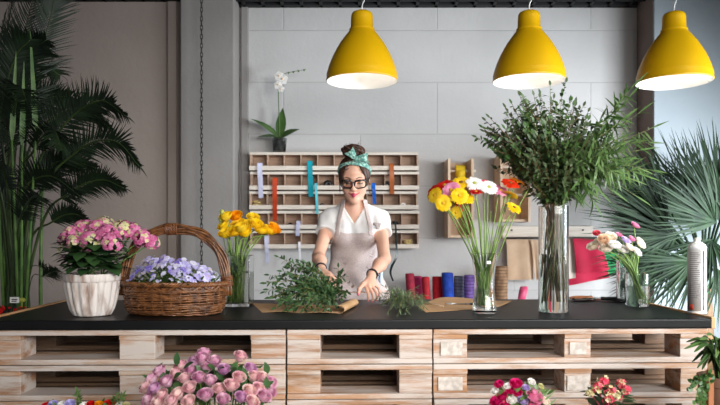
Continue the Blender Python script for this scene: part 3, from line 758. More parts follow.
for ph in range(4):
    pts = []
    for j in range(220):
        a = 2*PI*j/220; q = a*26+ph*PI/2; pts.append(kc+V((BW+.004+.0065*math.cos(q))*math.cos(a), (BD+.004+.0065*math.cos(q))*math.sin(a), .135+.0075*math.sin(q)))
    b.tube(pts, .0046, 5, closed=True)
b.build('rim', M['wicker'], t)
b = MB(); b.lathe([(1e-5,.002),(.84,.002),(.86,.010),(1e-5,.010)], 48, kc, sx=BW, sy=BD); b.build('base', M['wicker_dark'], t)
b = MB(); HH = .372
def arch(u, dr, dy):
    a = PI*(1-u); c_, s_ = math.cos(a), max(0, math.sin(a)); x = (BW+.006)*math.copysign(abs(c_)**.88, c_); z = .08+(HH-.08)*s_**.74; n_ = nrm(V(c_*1.1, 0, s_))
    return kc+V(x, dy, z)+n_*dr
for dr, ph in ((-.017,0),(-.0085,1.3),(0,2.1),(.0085,3.9),(.017,5.0)):
    for dy in ((-.008, .008) if abs(dr) < .01 else (0,)):
        b.tube([arch(j/100, dr+.0025*math.sin(j*.33+ph), dy+.003*math.sin(j*.27+ph*2)) for j in range(101)], .0058, 7)
hd = b.build('handle', M['wicker'], t)
bs = [MB(), MB(), MB()]
for ia, aa in enumerate((PI*.03, PI*.05, PI*.5, PI*.52, PI*.54, PI*.95, PI*.97)):
    for s in (-.006, 0, .006):
        u_ = 1-(aa+s*3)/PI; P_ = arch(u_, 0, 0); n_ = nrm(arch(u_, .01, 0)-P_)
        bs[[0,0,1,1,1,2,2][ia]].tube([P_+n_*.0245*math.cos(2*PI*j/18)+V(0, .0165*math.sin(2*PI*j/18), 0) for j in range(18)], .0032, 5, closed=True)
for b in bs: b.build('binding', M['wicker_dark'], hd)
v = thing('viola_plant', 'lavender and white small-flowered plant filling the wicker basket', 'plant', kc+V(0,0,.012))
b = MB(); b.lathe([(1e-5,.0),(.80,.0),(.88,.08),(.92,.100),(1e-5,.106)], 40, kc+V(0,0,.012), sx=BW, sy=BD); b.build('soil', M['soil'], v)
b = MB()
for k in range(560):
    a = R.uniform(0, 2*PI); q = math.sqrt(R.random())*.93; s = kc+V(BW*q*math.cos(a), BD*q*math.sin(a), .112); d = nrm(V(math.cos(a)*.6, math.sin(a)*.6-.2, R.uniform(.3,1.2)))
    b.leaf(s+V(0,0,1)*R.uniform(0,.075)*(1-q*q)+d*R.uniform(0,.03), d, V(0,0,1), R.uniform(.018,.032), R.uniform(.012,.02), .3, 3, .1, 'oval')
b.build('foliage', M['leaf_mid'], v)
protos = []
for m in ('p_viola', 'p_violapale', 'p_violadeep'):
    b = MB()
    for q, s in ((PI/2+.55,1.1),(PI/2-.55,1.1),(PI-.15,.95),(.15,.95),(-PI/2,1.15)):
        b.leaf(V(0,0,0), V(math.cos(q), math.sin(q), .15), V(0,0,1), 0.0150*s, .0145*s, .22, 4, .1, 'round')
    b.k = 1; b.ball((0,0,.001), .0018, 6)
    protos.append(b.build('blossom', [M[m], M['p_yellow']], v, (0,0,0)))
b = MB()
def viola_spot(front=True):
    a = R.uniform(PI, 2*PI) if R.random() < .62 else R.uniform(0, PI); q = math.sqrt(R.random()); x = BW*.97*q*math.cos(a); y = BD*.95*q*math.sin(a)
    return x, y, .146+.088*(1-q**2.6)*(1-.45*x/BW)+R.uniform(-.012,.010)
for k in range(130):
    x, y, h = viola_spot(); b.k = R.choices((0,1,2), (4,8,1))[0]; f = nrm(V(x*1.6/BW*.6+R.uniform(-.4,.4), -.55+R.uniform(-.5,.4), .8)); u = nrm(cross(f, V(.1,.2,1))); w = cross(u, f)
    for q, s in ((PI/2+.55,1.1),(PI/2-.55,1.1),(PI-.15,.95),(.15,.95),(-PI/2,1.15)): b.leaf(kc+V(x, y, h-.006), u*math.cos(q)+w*math.sin(q)+f*.15, f, .0145*s, .014*s, .22, 3, .1, 'round')
b.build('blossoms', [M['p_viola'], M['p_violapale'], M['p_violadeep']], v)['kind'] = 'stuff'
for k in range(99):
    x, y, h = viola_spot(); q = 0
    h0 = .150+.085*(1-q*q*q)*(1-.45*x/BW)+R.uniform(-.012,.012)
    pr = R.choices(protos, (4,8,1))[0]
    o = pr if k < 3 and (pr := protos[k]) else pr.copy()
    if k >= 3: C.objects.link(o); o.parent = v
    o.location = (x, y, h-.012)
    f = Vector((x*1.6/BW*.6+R.uniform(-.4,.4), -.55+R.uniform(-.5,.4), .8)).normalized(); o.rotation_euler = f.to_track_quat('Z', 'Y').to_euler()
    sc_ = R.uniform(.85,1.2); o.scale = (sc_, sc_, sc_)
b = MB()
for k in range(90):
    a = R.uniform(0, 2*PI); q = math.sqrt(R.random())*.9; s = kc+V(BW*q*math.cos(a), BD*q*math.sin(a), .11); b.tube([s, s+V(R.uniform(-.01,.01), R.uniform(-.01,.01), .045+.07*(1-q*q))], .0012, 5)
b.build('stems', M['stem'], v)

# ---------------------------------------------------------------- yellow bouquet in a square vase
yc = zl(237.5, 3.16+.07)
glass_vase('square clear glass vase of yellow blooms beside the wicker basket', yc, [(.094,0),(.097,.004),(.098,.03),(.098,.245)], .165, .006, square=True)
yel = [(226,217,.0,'p_yellow','bud-like yellow bloom at the top end nearest the chain'),(236,217,.03,'p_orange','orange yellow bloom standing highest in the middle'),(224.5,226,.02,'p_yellow','yellow bloom at the basket side of the bunch'),(226,234,-.03,'p_yellow','lowest yellow bloom, just above the basket handle'),(234.5,231,-.05,'p_yellow','big open yellow bloom facing the front'),(238.5,223.5,.0,'p_yellow','yellow bloom under the orange one'),(248,224,-.01,'p_yellow','yellow bloom in the centre of the bunch'),(256,225,-.02,'p_yellow','yellow bloom right of centre below the bare wall strip'),(261.5,230,-.03,'p_yellow','yellow bloom leaning towards the rack'),(268.5,229.5,.0,'p_yellow','yellow bloom second from the tip that points at the rack'),(273.5,229,.03,'p_orange','outermost yellow bloom pointing at the lavender ribbon'),(245,233,-.04,'p_yellow','yellow bloom low in the middle of the bunch'),(253,219,.03,'p_yellow','yellow bloom behind the centre, near the top'),(241.5,228.5,-.06,'p_yellow','front yellow bloom between two larger ones')]
for px, py, dy, m, lab in yel:
    c = at(px, py, yc[1]+CAMD+dy); base = inside(yc, .045, .018); f = nrm(V((px-245)*.022+R.uniform(-.2,.2), -.45+R.uniform(-.25,.2), .75))
    rose(lab+' of the square vase', base, c, f, R.uniform(.031,.036), M[m], 'yellow blooms in the square vase', False, CUP if R.random() < .6 else RANU, 1.0, 'yellow_ranunculus', M['stem'], neck=yc+V((px-244)*.0016, dy*.4, .25))
for px, py, lab in ((222,212,'closed yellow green bud highest at the chain side of the square vase'),(220.5,219,'small green bud at the outer edge over the basket handle')):
    t = thing('flower_bud', lab, 'flower', inside(yc, .04, .018), 'yellow blooms in the square vase'); c = at(px, py, yc[1]+CAMD)
    b = MB(); b.ball(c, .011, 10, 1, 1, 1.25); b.build('bud', M['centre_green'], t); stem_part(t, [V(*t.location), (V(*t.location)+c)/2+V(-.01,0,.02), c-V(0,0,.012)], .0026, .0018)
for k in range(14):
    base = inside(yc, .05, .018); e = yc+V(R.uniform(-.045,.045), R.uniform(-.04,.03), R.uniform(.24,.33)); t = thing('leafy_sprig', 'green leafy stem among the yellow blooms in the square vase', 'stem', base, 'leafy stems in the square vase')
    stem_part(t, [base, (base+e)/2+rv(.01), e], .003, .002); b = MB()
    for j in range(5): s = base*(.55-.1*j)+e*(.45+.1*j); b.leaf(s, nrm(V(R.uniform(-1,1), R.uniform(-1,.5), R.uniform(.3,1.2))), V(0,0,1), R.uniform(.035,.06), R.uniform(.008,.013), .3, 4, .1, 'lance')
    b.build('leaf', M['leaf_mid'], t)

# ---------------------------------------------------------------- gerberas in a waisted vase
gc = zl(484.5, 2.88+.052)
glass_vase('waisted clear glass vase holding the gerberas on the worktop', gc, [(.051,0),(.0545,.003),(.0545,.016),(.052,.03),(.046,.075),(.0425,.115),(.0435,.15),(.049,.20),(.056,.245),(.060,.264)], .105, .0035)
b = MB(); q = at(489, 262.5, gc[1]+CAMD-.0615); b.box(q, (.017,.0008,.012)); tg = b.build('price_tag', M['paper_white'], None, tuple(q), smooth=False); tag(tg, 'small white price sticker on the rim of the gerbera vase', 'sticker')
ger = [(433,192.5,.02,'p_red','red gerbera turned away, outermost on the rack side',(-.8,-.5,.35)),(434.6,195,-.02,'p_yellow','half turned yellow gerbera below the outermost red one',(-.7,-.6,.35)),(444.5,185,.02,'p_red','red gerbera behind the pink one near the pine rack',(-.4,-.55,.7)),(451,190,-.03,'p_pink','pink gerbera on the rack side of the bunch',(-.4,-.75,.4)),(443.2,203,-.05,'p_yellow','lowest yellow gerbera on the rack side, dark centre, facing front',(-.3,-.95,.15)),(459.5,195.5,-.07,'p_yellow','largest yellow gerbera, open to the front below the pink one',(-.1,-.9,.35)),(461,182.3,.0,'p_yellow','upper yellow gerbera right under the yellow ribbon roll',(-.15,-.65,.7)),(453.5,182.5,.03,'p_yellow','small yellow gerbera peeping out behind the pink one',(-.4,-.35,.8)),(474.3,183,-.02,'p_white','white gerbera highest in the middle, beside the yellow ribbon roll',(0,-.7,.65)),(476,191.5,-.05,'p_red','small dark red gerbera between the two white ones, seen from the side',(0,-.35,.9)),(484,184,.02,'p_coral','coral gerbera half hidden behind the second white one',(.1,-.5,.8)),(489,187,-.03,'p_white','white gerbera nearer the foliage vase',(.1,-.72,.6)),(500.5,190,.0,'p_pink','pink gerbera between white and scarlet ones',(.3,-.5,.7)),(510.6,183,-.02,'p_scarlet','large scarlet gerbera high on the foliage side',(.2,-.5,.8)),(517,180.5,.03,'p_orange','orange yellow gerbera behind the scarlet one',(.4,-.2,.85)),(509.5,194.5,-.01,'p_yellow','yellow gerbera seen from below under the scarlet one',(.35,.15,.9)),(514,207.3,-.04,'p_yellow','lowest yellow gerbera on the foliage side, alone below the others',(.4,-.55,.7)),(531,187,.02,'p_white','white gerbera turned away, outermost against the foliage',(.75,-.1,.6)),(465.5,197.5,-.03,'p_yellow','yellow gerbera tucked behind the largest yellow one',(.1,-.6,.7)),(456,212.5,.0,'p_yellow','small yellow gerbera hanging low among the stems',(-.3,-.6,-.1))]
for px, py, dy, m, lab, f in ger:
    c = at(px, py, gc[1]+CAMD+dy); f = nrm(V(*f)); r = .040*R.uniform(.93,1.07)
    if 'small' in lab: r *= .78
    base = inside(gc, .024, .03); top = at(484.5+(px-484.5)*.21, 262+R.uniform(-5,5), gc[1]+CAMD+dy*.3); t = thing('gerbera', lab, 'flower', base, 'gerberas in the waisted vase')
    gerbera_head(t, c, f, r, M[m], M['centre_dark'] if m in ('p_yellow','p_orange','p_scarlet') and R.random() < .55 else (M['centre_green'] if m == 'p_white' else M['centre']))
    k_ = top*.4+c*.6; k_ = k_+V((px-484.5)*-.00018, .0, .012)
    stem_part(t, [base, base*.45+top*.55, top, k_, c-f*r*.55-V(0,0,.006), c-f*r*.10], .0032, .0026, n=26, cone=(c, f, r))
for k in range(5):
    base = inside(gc, .024, .03); e = gc+V(R.uniform(-.10,.12), R.uniform(-.04,.02), R.uniform(.36,.46)); t = thing('leafy_sprig', 'bare green stem standing among the gerberas', 'stem', base, 'bare stems in the gerbera vase')
    stem_part(t, [base, base*.5+(gc+(e-gc)*.3)*.5+V(0,0,.12), e], .003, .002)

# ---------------------------------------------------------------- tall cylinder vase of foliage
fc = zl(553.5, 2.92+.062)
glass_vase('tall clear glass cylinder vase of leafy branches on the worktop', fc, [(.064,0),(.066,.004),(.066,.45),(.066,.475)], .26, .004)
def branch(label, pts, leafm_, twm, nl, L, W, group, side=0, shape='oval', droop=.25, start=.45, sub=.10, name='foliage_branch', r0=.0034, n=34, origin=None, spread=1.0):
    P = spline(pts, n); t = thing(name, label, 'branch', origin if origin is not None else P[0], group)
    b = MB(); b.tube(P, [r0, r0*.7, r0*.3], 6); lf = MB(); segs = [(P, start)]
    for k in range(side):
        i = int(n*(start+(.92-start)*(k+R.random())/max(1, side))); p = P[i]; T = nrm(P[min(i+1, n)]-P[i-1]); s = nrm(cross(T, nrm(rv())))
        d = nrm(T*.75+s*.8+V(0,0,.1)); l = sub*R.uniform(.7,1.35)*(1.25-i/n*.6); q = spline([p, p+d*l*.5+T*l*.1, p+d*l*.75+T*l*.5-V(0,0,droop*.2*l)], 10); b.tube(q, [r0*.5, r0*.2], 5); segs.append((q, .05))
    tot = sum(len(S)*(1-st) for S, st in segs)
    for S, st in segs:
        m_ = len(S)-1; cnt = max(3, int(nl*len(S)*(1-st)/tot))
        for j in range(cnt):
            u = st+(1-st)*(j+R.random()*.6)/cnt; x = min(m_-1e-3, u*m_); i = int(x); p = S[i]*(1-x+i)+S[i+1]*(x-i); T = nrm(S[i+1]-S[i])
            s = nrm(cross(T, nrm(rv()+V(0,0,.3)))); d = nrm(T*R.uniform(.25,.8)+s*spread-V(0,0,droop*R.uniform(.3,1))); k_ = (1-.35*u)*R.uniform(.75,1.2)
            lf.leaf(p, d, nrm(V(0,-.25,1)+rv(.6)), L*k_, W*k_, R.uniform(.05,.35), 3 if L < .04 else 4, .14, shape)
        lf.leaf(S[-1], nrm(S[-1]-S[-2]), nrm(V(0,-1,.6)), L*.8, W*.7, .1, 3, .1, shape)
    if name in ('greenery_branch', 'olive_sprig'):      # lying on the worktop
        for q in (b, lf): q.v = [(x, y, max(z, TZ+.0045+.002*((x*997) % 1))) for x, y, z in q.v]
    b.build('twig', twm, t); lf.build('leaves', leafm_, t); return t
tips = [(550,86,0,'topmost small-leaved branch reaching the rim of the middle lamp'),(520,96,.05,None),(506,108,-.02,None),(486,121,0,'small-leaved branch reaching farthest towards the gerberas'),(492,136,.06,None),(512,118,.1,None),(528,104,-.08,None),(540,98,.1,None),(562,94,.05,None),(575,103,-.06,None),(588,112,.08,None),(599,124,-.04,None),(604,140,.06,None),(534,122,-.12,None),(556,112,-.12,None),(572,124,-.14,None),(520,140,-.12,None),(506,150,-.04,'low small-leaved branch spreading just above the scarlet gerbera'),(516,166,.06,None),(590,140,-.12,None),(600,158,0,None),(546,138,-.16,None),(562,146,-.17,None),(530,152,-.14,None),(578,158,-.15,None),(545,166,-.13,None),(592,172,-.05,None),(568,176,-.12,None),(528,172,-.05,None),(584,128,.12,None),(545,120,.14,None),(608,128,.05,None),(483,128,.03,None),(490,118,-.05,None),(496,140,-.1,None),(500,128,-.1,None),(512,104,.0,None),(534,96,-.03,None)]
for px, py, dy, lab in tips:
    e = at(px, py, fc[1]+CAMD+dy); base = inside(fc, .046, R.choice((.05,.10,.16,.22,.28,.32))); neck = fc+V((px-553)*.00050, dy*.2, .47)
    mid = neck*.55+e*.45+V((px-553)*-.0004, 0, .03)
    branch(lab or 'dark small-leaved branch inside the dense foliage of the tall vase', [base, base*.4+neck*.6, neck, mid, e], M['leaf_box'] if R.random() < .7 else M['leaf_mid'], M['twig_green'] if R.random() < .4 else M['twig'], 210, .036, .0185, 'small-leaved branches in the tall vase', 12, droop=.1, start=.53, sub=.14)
wil = [(640,112,-.02,'long-leaved branch rising highest beside the brown wall pier'),(630,96,.02,'thin long-leaved branch bending up over the fan palm'),(622,120,-.08,None),(652,128,.0,'long-leaved branch reaching farthest towards the pale wall'),(640,150,-.06,None),(616,140,-.14,None),(650,170,.02,'low long-leaved branch drooping over the ranunculus'),(628,178,-.08,None),(606,160,-.16,None),(612,190,-.1,None),(636,196,-.02,None),(598,190,-.14,None)]
for px, py, dy, lab in wil:
    e = at(px, py, fc[1]+CAMD+dy); base = inside(fc, .046, R.choice((.04,.10,.16,.24))); neck = fc+V(.028, dy*.2, .47); h = max(0, (py-110))*.0012
    mid = neck*.5+e*.5+V(-.02, 0, .05+h*.7)
    branch(lab or 'arching branch with long narrow leaves on the palm side of the tall vase', [base, base*.4+neck*.6, neck, mid, e], M['leaf_willow'], M['twig_green'], 64, .112, .0185, 'long-leaved branches in the tall vase', 3, 'lance', .45, .56, .15)

# ---------------------------------------------------------------- ranunculus in two small vases
rc = zl(637.5, 3.16+.06); rc2 = zl(627, 3.34+.06)
glass_vase('small clear glass cylinder with slanting ranunculus stems, in front', rc, [(.052,0),(.0545,.004),(.0545,.158)], .10, .0035)
glass_vase('taller clear glass cylinder standing behind the small ranunculus vase', rc2, [(.050,0),(.0525,.004),(.0525,.215)], None, .0035)
ran = [(592.5,246,.0,'p_cream','outermost cream ranunculus over the crimson paper'),(598,242,.02,'p_cream','cream ranunculus beside the outermost one'),(604,239,-.04,'p_peach','peach ranunculus with a dark eye, open to the front'),(611,236.5,.0,'p_cream','pale cream ranunculus at the top of the bunch'),(606,248,-.06,'p_cream','cream ranunculus low over the stems'),(614.5,244.5,-.08,'p_white','largest white ranunculus in the centre'),(619,234.5,.02,'p_pink','small pink ranunculus behind the cream ones'),(632,238.5,.0,'p_pink','bright pink ranunculus standing over the small vase'),(635.5,225,.04,'p_pink','highest pink ranunculus, alone on a tall stem'),(626,240,-.03,'p_lilac','pale lilac ranunculus beside the bright pink one'),(630,247,-.06,'p_cream','cream ranunculus just above the small vase'),(641,243,.02,'p_cream','flat cream ranunculus farthest towards the spray can'),(637.5,251.5,-.05,'p_white','small white ranunculus lowest on the spray can side'),(596.5,233,.05,'p_coral','small coral bud over the crimson paper'),(622,249,-.04,'p_white','white ranunculus half hidden among the stems')]
for px, py, dy, m, lab in ran:
    c = at(px, py, rc[1]+CAMD+dy); fr = px > 600; base = rc+V(.028+R.uniform(-.02,.012), R.uniform(-.02,.02), .018); f = nrm(V((px-616)*.02, -.55, .65)+rv(.2))
    r = (.027 if m in ('p_cream','p_white','p_peach') else .021)*R.uniform(.9,1.1)
    if 'small' in lab: r *= .8
    t = thing('ranunculus', lab, 'flower', base, 'ranunculus in the small vase')
    b = MB(); rose_mesh(b, c, f, r, 1, .9, RANU); b.build('petals', M[m], t)
    b = MB(); b.ball(c+f*r*.12, r*.2, 8); b.build('flower_center', M['centre_green'] if m != 'p_peach' else M['centre_dark'], t)
    nk = rc+V(-.022+(px-616)*.0006, dy*.3, .165); stem_part(t, [base, nk, (nk+c)/2+V(.004,0,.012), c-f*r*.5], .0032, .0022, n=24)
for k in range(7):
    base = rc+V(.02+R.uniform(-.03,.02), R.uniform(-.03,.03), .018); e = rc+V(R.uniform(-.12,.02), R.uniform(-.05,.04), R.uniform(.20,.29)); t = thing('leafy_sprig', 'slanting leafy green stem among the ranunculus', 'stem', base, 'leafy stems in the ranunculus vase')
    nk = rc+V(-.02+R.uniform(-.02,.02), R.uniform(-.02,.02), .16); stem_part(t, [base, nk, e], .003, .002); b = MB()
    for j in range(6): b.leaf(nk*(1-j/6)+e*(j/6), nrm(V(R.uniform(-1,.6), R.uniform(-1,.4), R.uniform(-.2,.8))), V(0,0,1), R.uniform(.02,.035), R.uniform(.01,.016), .3, 3, .1)
    b.build('leaf', M['leaf_mid'], t)

# ---------------------------------------------------------------- spray can
sp_ = zl(697, 2.87+.04)
t = thing('spray_can', 'tall white spray can with a grey side panel at the end of the worktop', 'spray can', sp_)
b = MB(); b.lathe([(.036,0),(.0395,.003),(.040,.008),(.0385,.010),(.0385,.286),(.0395,.288),(.0395,.292),(.037,.295)], 48, sp_); b.build('can_body', mat('white_lacquer', (226,228,230), (234,236,238), rough=.3, metal=.15), t, sharp=40)
b = MB(); b.lathe([(.037,.294),(.034,.303),(.025,.310),(.022,.311),(.022,.314),(.013,.315),(.012,.330),(.0105,.333),(1e-5,.334)], 32, sp_); b.build('valve_cap', M['paper_white'], t, sharp=40)
def wrapq(b, a0, a1, z0, z1, r=.0389):
    b.sheet(lambda u, v: sp_+V(r*math.sin(a0+(a1-a0)*u), -r*math.cos(a0+(a1-a0)*u), z0+(z1-z0)*v), max(2, int(abs(a1-a0)*10)), 1, .0004)
cr = .20    # the can is turned: panel border just left of its middle
def label(name, items, m, lab=None):
    b = MB()
    for it in items: wrapq(b, *it)
    o = b.build(name, m, t)
    if lab: o['label'] = lab
label('side_panel', [(-1.75, cr-.18, .012, .283)], mat('grey_panel', (176,172,170), (190,186,184), rough=.4), 'grey panel of small print')
label('dark_stripe', [(cr-.02, cr+.16, .016, .278)], mat('dark_print', (74,70,72), (84,80,82), rough=.4), 'dark upright stripe')
pt = mat('print_ink', (120,114,112), rough=.5)
label('small_print', [(-1.3+R.uniform(0,.05), cr-.30-R.uniform(0,.35), .07+k*.0085, .0735+k*.0085, .0392) for k in range(24)], pt)
label('red_mark', [(-1.35, -.85, .018, .042, .0392)], mat('red_print', (170,60,44), rough=.5), 'small reddish square low on the panel')
b = MB()
for cz, rr in ((.245,.0085), (.165,.0085)):
    cxa = .84
    for j in range(20):
        q0, q1 = 2*PI*j/20, 2*PI*(j+1)/20
        if 14 < j < 17 and cz < .2: continue
        pa_ = [(cxa+math.cos(q)*k_*rr/.039, cz+math.sin(q)*k_*rr) for q, k_ in ((q0,1),(q1,1),(q1,.6),(q0,.6))]
        b.add([sp_+V(.0391*math.sin(a_), -.0391*math.cos(a_), z_) for a_, z_ in pa_], [(0,1,2,3)])
b.add([sp_+V(.0391*math.sin(.84+x_), -.0391*math.cos(.84+x_), .245+z_) for x_, z_ in ((-.12,-.002),(.12,-.002),(.12,.002),(-.12,.002))], [(0,1,2,3)])
b.build('round_emblem', mat('emblem_ink', (60,64,70), rough=.5), t)
b = MB()
for k in range(5):
    p = sp_+V(.0393*math.sin(.86), -.0393*math.cos(.86), .085+k*.012); b.leaf(p, nrm(V(.7*(-1)**k, .4*(-1)**k, .8)), V(.76,-.65,0), .017, .009, .0, 3, 0, 'oval')
b.build('leaf_emblem', mat('green_print', (58,150,84), rough=.5), t)
label('small_print', [(.66, 1.12, z, z+.004, .0391) for z in (.205,.212,.068,.052,.044,.03)], pt)

# ---------------------------------------------------------------- tools
tc_ = table(594, 301); tz = TZ
def cutter(label, c, ang, hm, L=.19, cat='pruning shears'):
    t = thing('pruning_shears', label, cat, c, 'cutting tools at the back of the worktop')
    u = V(math.cos(ang), math.sin(ang), 0); w = V(-math.sin(ang), math.cos(ang), 0); z = V(0,0,.014)
    for s in (1, -1):
        b = MB(); b.tube(spline([c+z+u*.01, c+z-u*.04+w*.018*s, c+z-u*.085+w*.026*s, c+z-u*L*.62+w*.018*s], 14), [.007,.0095,.009,.006], 8); b.build('handle', hm, t)
        b = MB(); b.sheet(lambda a, v: c+z+V(0,0,.002*s)+u*(-.01+a*(L*.42))+w*s*((.012-.013*a*a)*v-.002), 10, 3, .002); b.build('blade', M['steel'], t)
    b = MB(); b.tube([c+z-V(0,0,.007), c+z+V(0,0,.009)], .008, 12); b.build('pivot', M['darkmetal'], t)
cutter('dark handled pruning shears lying closest to the small vase', tc_+V(.045,-.01,0), 2.9, M['black'])
cutter('brown handled pruning shears with raised grip behind the dark pair', tc_+V(.0,.05,.0), .35, M['brownwood'])
t = thing('wire_cutters', 'short dark wire cutters lying in front of the tools', 'tool', tc_+V(-.055,-.015,0))
cc = tc_+V(-.055,-.015,.010)
for s in (1,-1):
    b = MB(); b.tube(spline([cc+V(.03,0,0), cc+V(-.01,.012*s,0), cc+V(-.06,.016*s,0)], 10), [.006,.007,.005], 8); b.build('handle', M['darkmetal'], t)
b = MB(); b.tube([cc+V(.03,0,0), cc+V(.06,.004,0)], [.009,.004], 8); b.build('jaws', M['steel'], t)
b = MB(); a_ = tc_+V(-.10,.012,.007); b.tube([a_, a_+V(.10,.008,0), a_+V(.14,.010,0)], [.006,.006,.004], 8); tag(b.build('florist_knife', M['brownwood'], None, tuple(a_)), 'slim wooden handled knife pointing at the tall vase', 'knife')

# ---------------------------------------------------------------- kraft papers, card, scissors
def kraft(label, fn, nu, nv, org):
    b = MB(); b.sheet(fn, nu, nv, .0009); return tag(b.build('kraft_paper', M['kraft'], None, org, sharp=45), label, 'paper')
A0, A1, A2, A3 = table(252, 303.5), table(262, 312.5), table(352, 313.8), table(371, 306.5)
def kp1(u, v):
    p = (A0*(1-v)+A1*v)*(1-u)+(A3*(1-v)+A2*v)*u; p = p.copy(); p[2] = TZ+.0012+.004*math.sin(u*7)**2*v
    if u > .86:
        q = (u-.86)/.14*3.6; r_ = .017; base = (A0*(1-v)+A1*v)*.14+(A3*(1-v)+A2*v)*.86; p = base+V(r_*1.4*math.sin(q), 0, 0); p[2] = TZ+.0012+r_*(1-math.cos(q))
    return p
kraft('kraft paper sheet under the greenery with its end curling up', kp1, 60, 10, tuple(A1))
K = [table(418, 306.5), table(447, 297.5), table(512, 303.5), table(490, 308.5), table(426, 312.8)]
b = MB(); zz = V(0,0,.002); P5 = [V(q[0], q[1], TZ+.0022) for q in K]
def kp2(u, v):
    a = P5[0]*(1-u)+P5[1]*u if u < 1 else P5[1]
    top = spline([P5[0], P5[1], P5[2]], 20)[int(round(u*20))]; bot = spline([P5[4], (P5[4]+P5[3])/2, P5[3], P5[2]*.97+P5[3]*.03], 20)[int(round(u*20))]
    p = top*(1-v)+bot*v; p[2] += .012*max(0, u-.8)*5*math.sin(max(0,u-.8)*8) ; return p
kraft('kraft paper sheet with a card lying behind the gerbera vase', kp2, 20, 6, tuple(P5[0]))
b = MB(); cq = table(451, 304.5); b.lathe([(1e-5,.004),(.022,.004),(.022,.0052),(1e-5,.0052)], 24, V(cq[0], cq[1], TZ), sx=1.25, sy=1.5); tag(b.build('paper_tag', M['paper_white'], None, tuple(cq)), 'oval white paper tag on the kraft sheet', 'tag')
s0 = table(467, 305.5)+V(0,0,.008); t = thing('scissors', 'small dark scissors lying on the kraft sheet beside the gerbera vase', 'scissors', s0)
for s in (1,-1):
    b = MB(); b.tube([s0+V(.028+.014*math.cos(q), s*.014+.011*math.sin(q), 0) for q in np.linspace(0, 2*PI, 16, endpoint=False)], .003, 6, closed=True); b.build('finger_loop', M['black'], t)
    b = MB(); b.sheet(lambda u, v: s0+V(.018-.085*u, s*(.008-.014*u)+(v-.5)*.009*(1-u*.8), .001*s), 8, 1, .0018); b.build('blade', M['steel'], t)
b = MB(); b.tube([s0+V(-.005,0,-.004), s0+V(-.005,0,.004)], .004, 8); b.build('pivot', M['steel'], t)
b = MB(); q0 = table(420, 303)+V(0,0,.010); q1 = table(443, 308.5)+V(0,0,.010); b.tube([q0, q1], [.003,.0035], 6); tag(b.build('wooden_stick', M['pine'], None, tuple(q0)), 'thin pale stick lying across the kraft sheet', 'stick')

# ---------------------------------------------------------------- greenery on the counter
hand = at(334, 291, 3.16); tz = TZ
gt = [(267,283,-.10,'greenery branch tip reaching farthest towards the yellow vase'),(270,297,-.16,None),(276,307,-.20,'lowest greenery branch touching the front of the kraft sheet'),(288,268,-.02,None),(300,263,.02,'highest greenery branch in front of the florist'),(283,276,-.08,None),(291,311,-.24,None),(303,312,-.26,None),(316,312,-.26,None),(326,311,-.24,None),(280,290,-.16,None),(297,280,-.08,None),(306,280,-.06,None),(314,292,-.18,None),(305,298,-.22,None),(295,300,-.22,None),(334,303,-.22,None),(344,296,-.14,None),(341,274,-.10,'greenery sprig standing up beside the apron'),(322,286,-.16,None),(325,300,-.22,None),(287,299,-.2,None),(312,304,-.24,None)]
for px, py, dy, lab in gt:
    e = at(px, py, 3.16+dy); e[2] = max(e[2], TZ+.02); c0 = hand+V(R.uniform(-.015,.015), R.uniform(-.015,.015), R.uniform(-.01,.02)); mid = (c0*.5+e*.5)+V(0, -.01, .03 if px < 306 else .008); mid[2] = max(mid[2], TZ+.025)
    branch(lab or 'leathery green branch in the bundle the florist holds', [c0, mid, e], M['leaf_lentisk'], M['twig_green'], 66 if px < 306 else 44, .036, .0160, 'greenery bundle on the kraft sheet', 5, 'oval', .12, .12, .085 if px < 306 else .045, 'greenery_branch', .0028, 20)
ot = [(383,304),(384,311),(388,317),(398,318.5),(410,317.5),(421,312),(425,305),(419,301),(408,299.5),(396,299),(384,300),(403,310),(414,308),(392,311),(386,306),(422,308.5),(398,304)]
oc_ = at(402, 303, 3.3)
for k, (px, py) in enumerate(ot):
    e = table(px, py); e[2] = TZ+R.uniform(.012,.035); c0 = V(*table(403+R.uniform(-5,5), 306+R.uniform(-2,2))); c0[2] = TZ+.02+R.random()*.03
    branch('sprig with narrow grey green leaves in the small heap beside the hand of the florist', [c0, (c0+e)/2+V(0,0,.022), e], M['leaf_grey'], M['twig_green'], 44, .036, .0085, 'grey green sprigs heaped on the worktop', 3, 'lance', .05, .02, .05, 'olive_sprig', .002, 14, spread=.7)
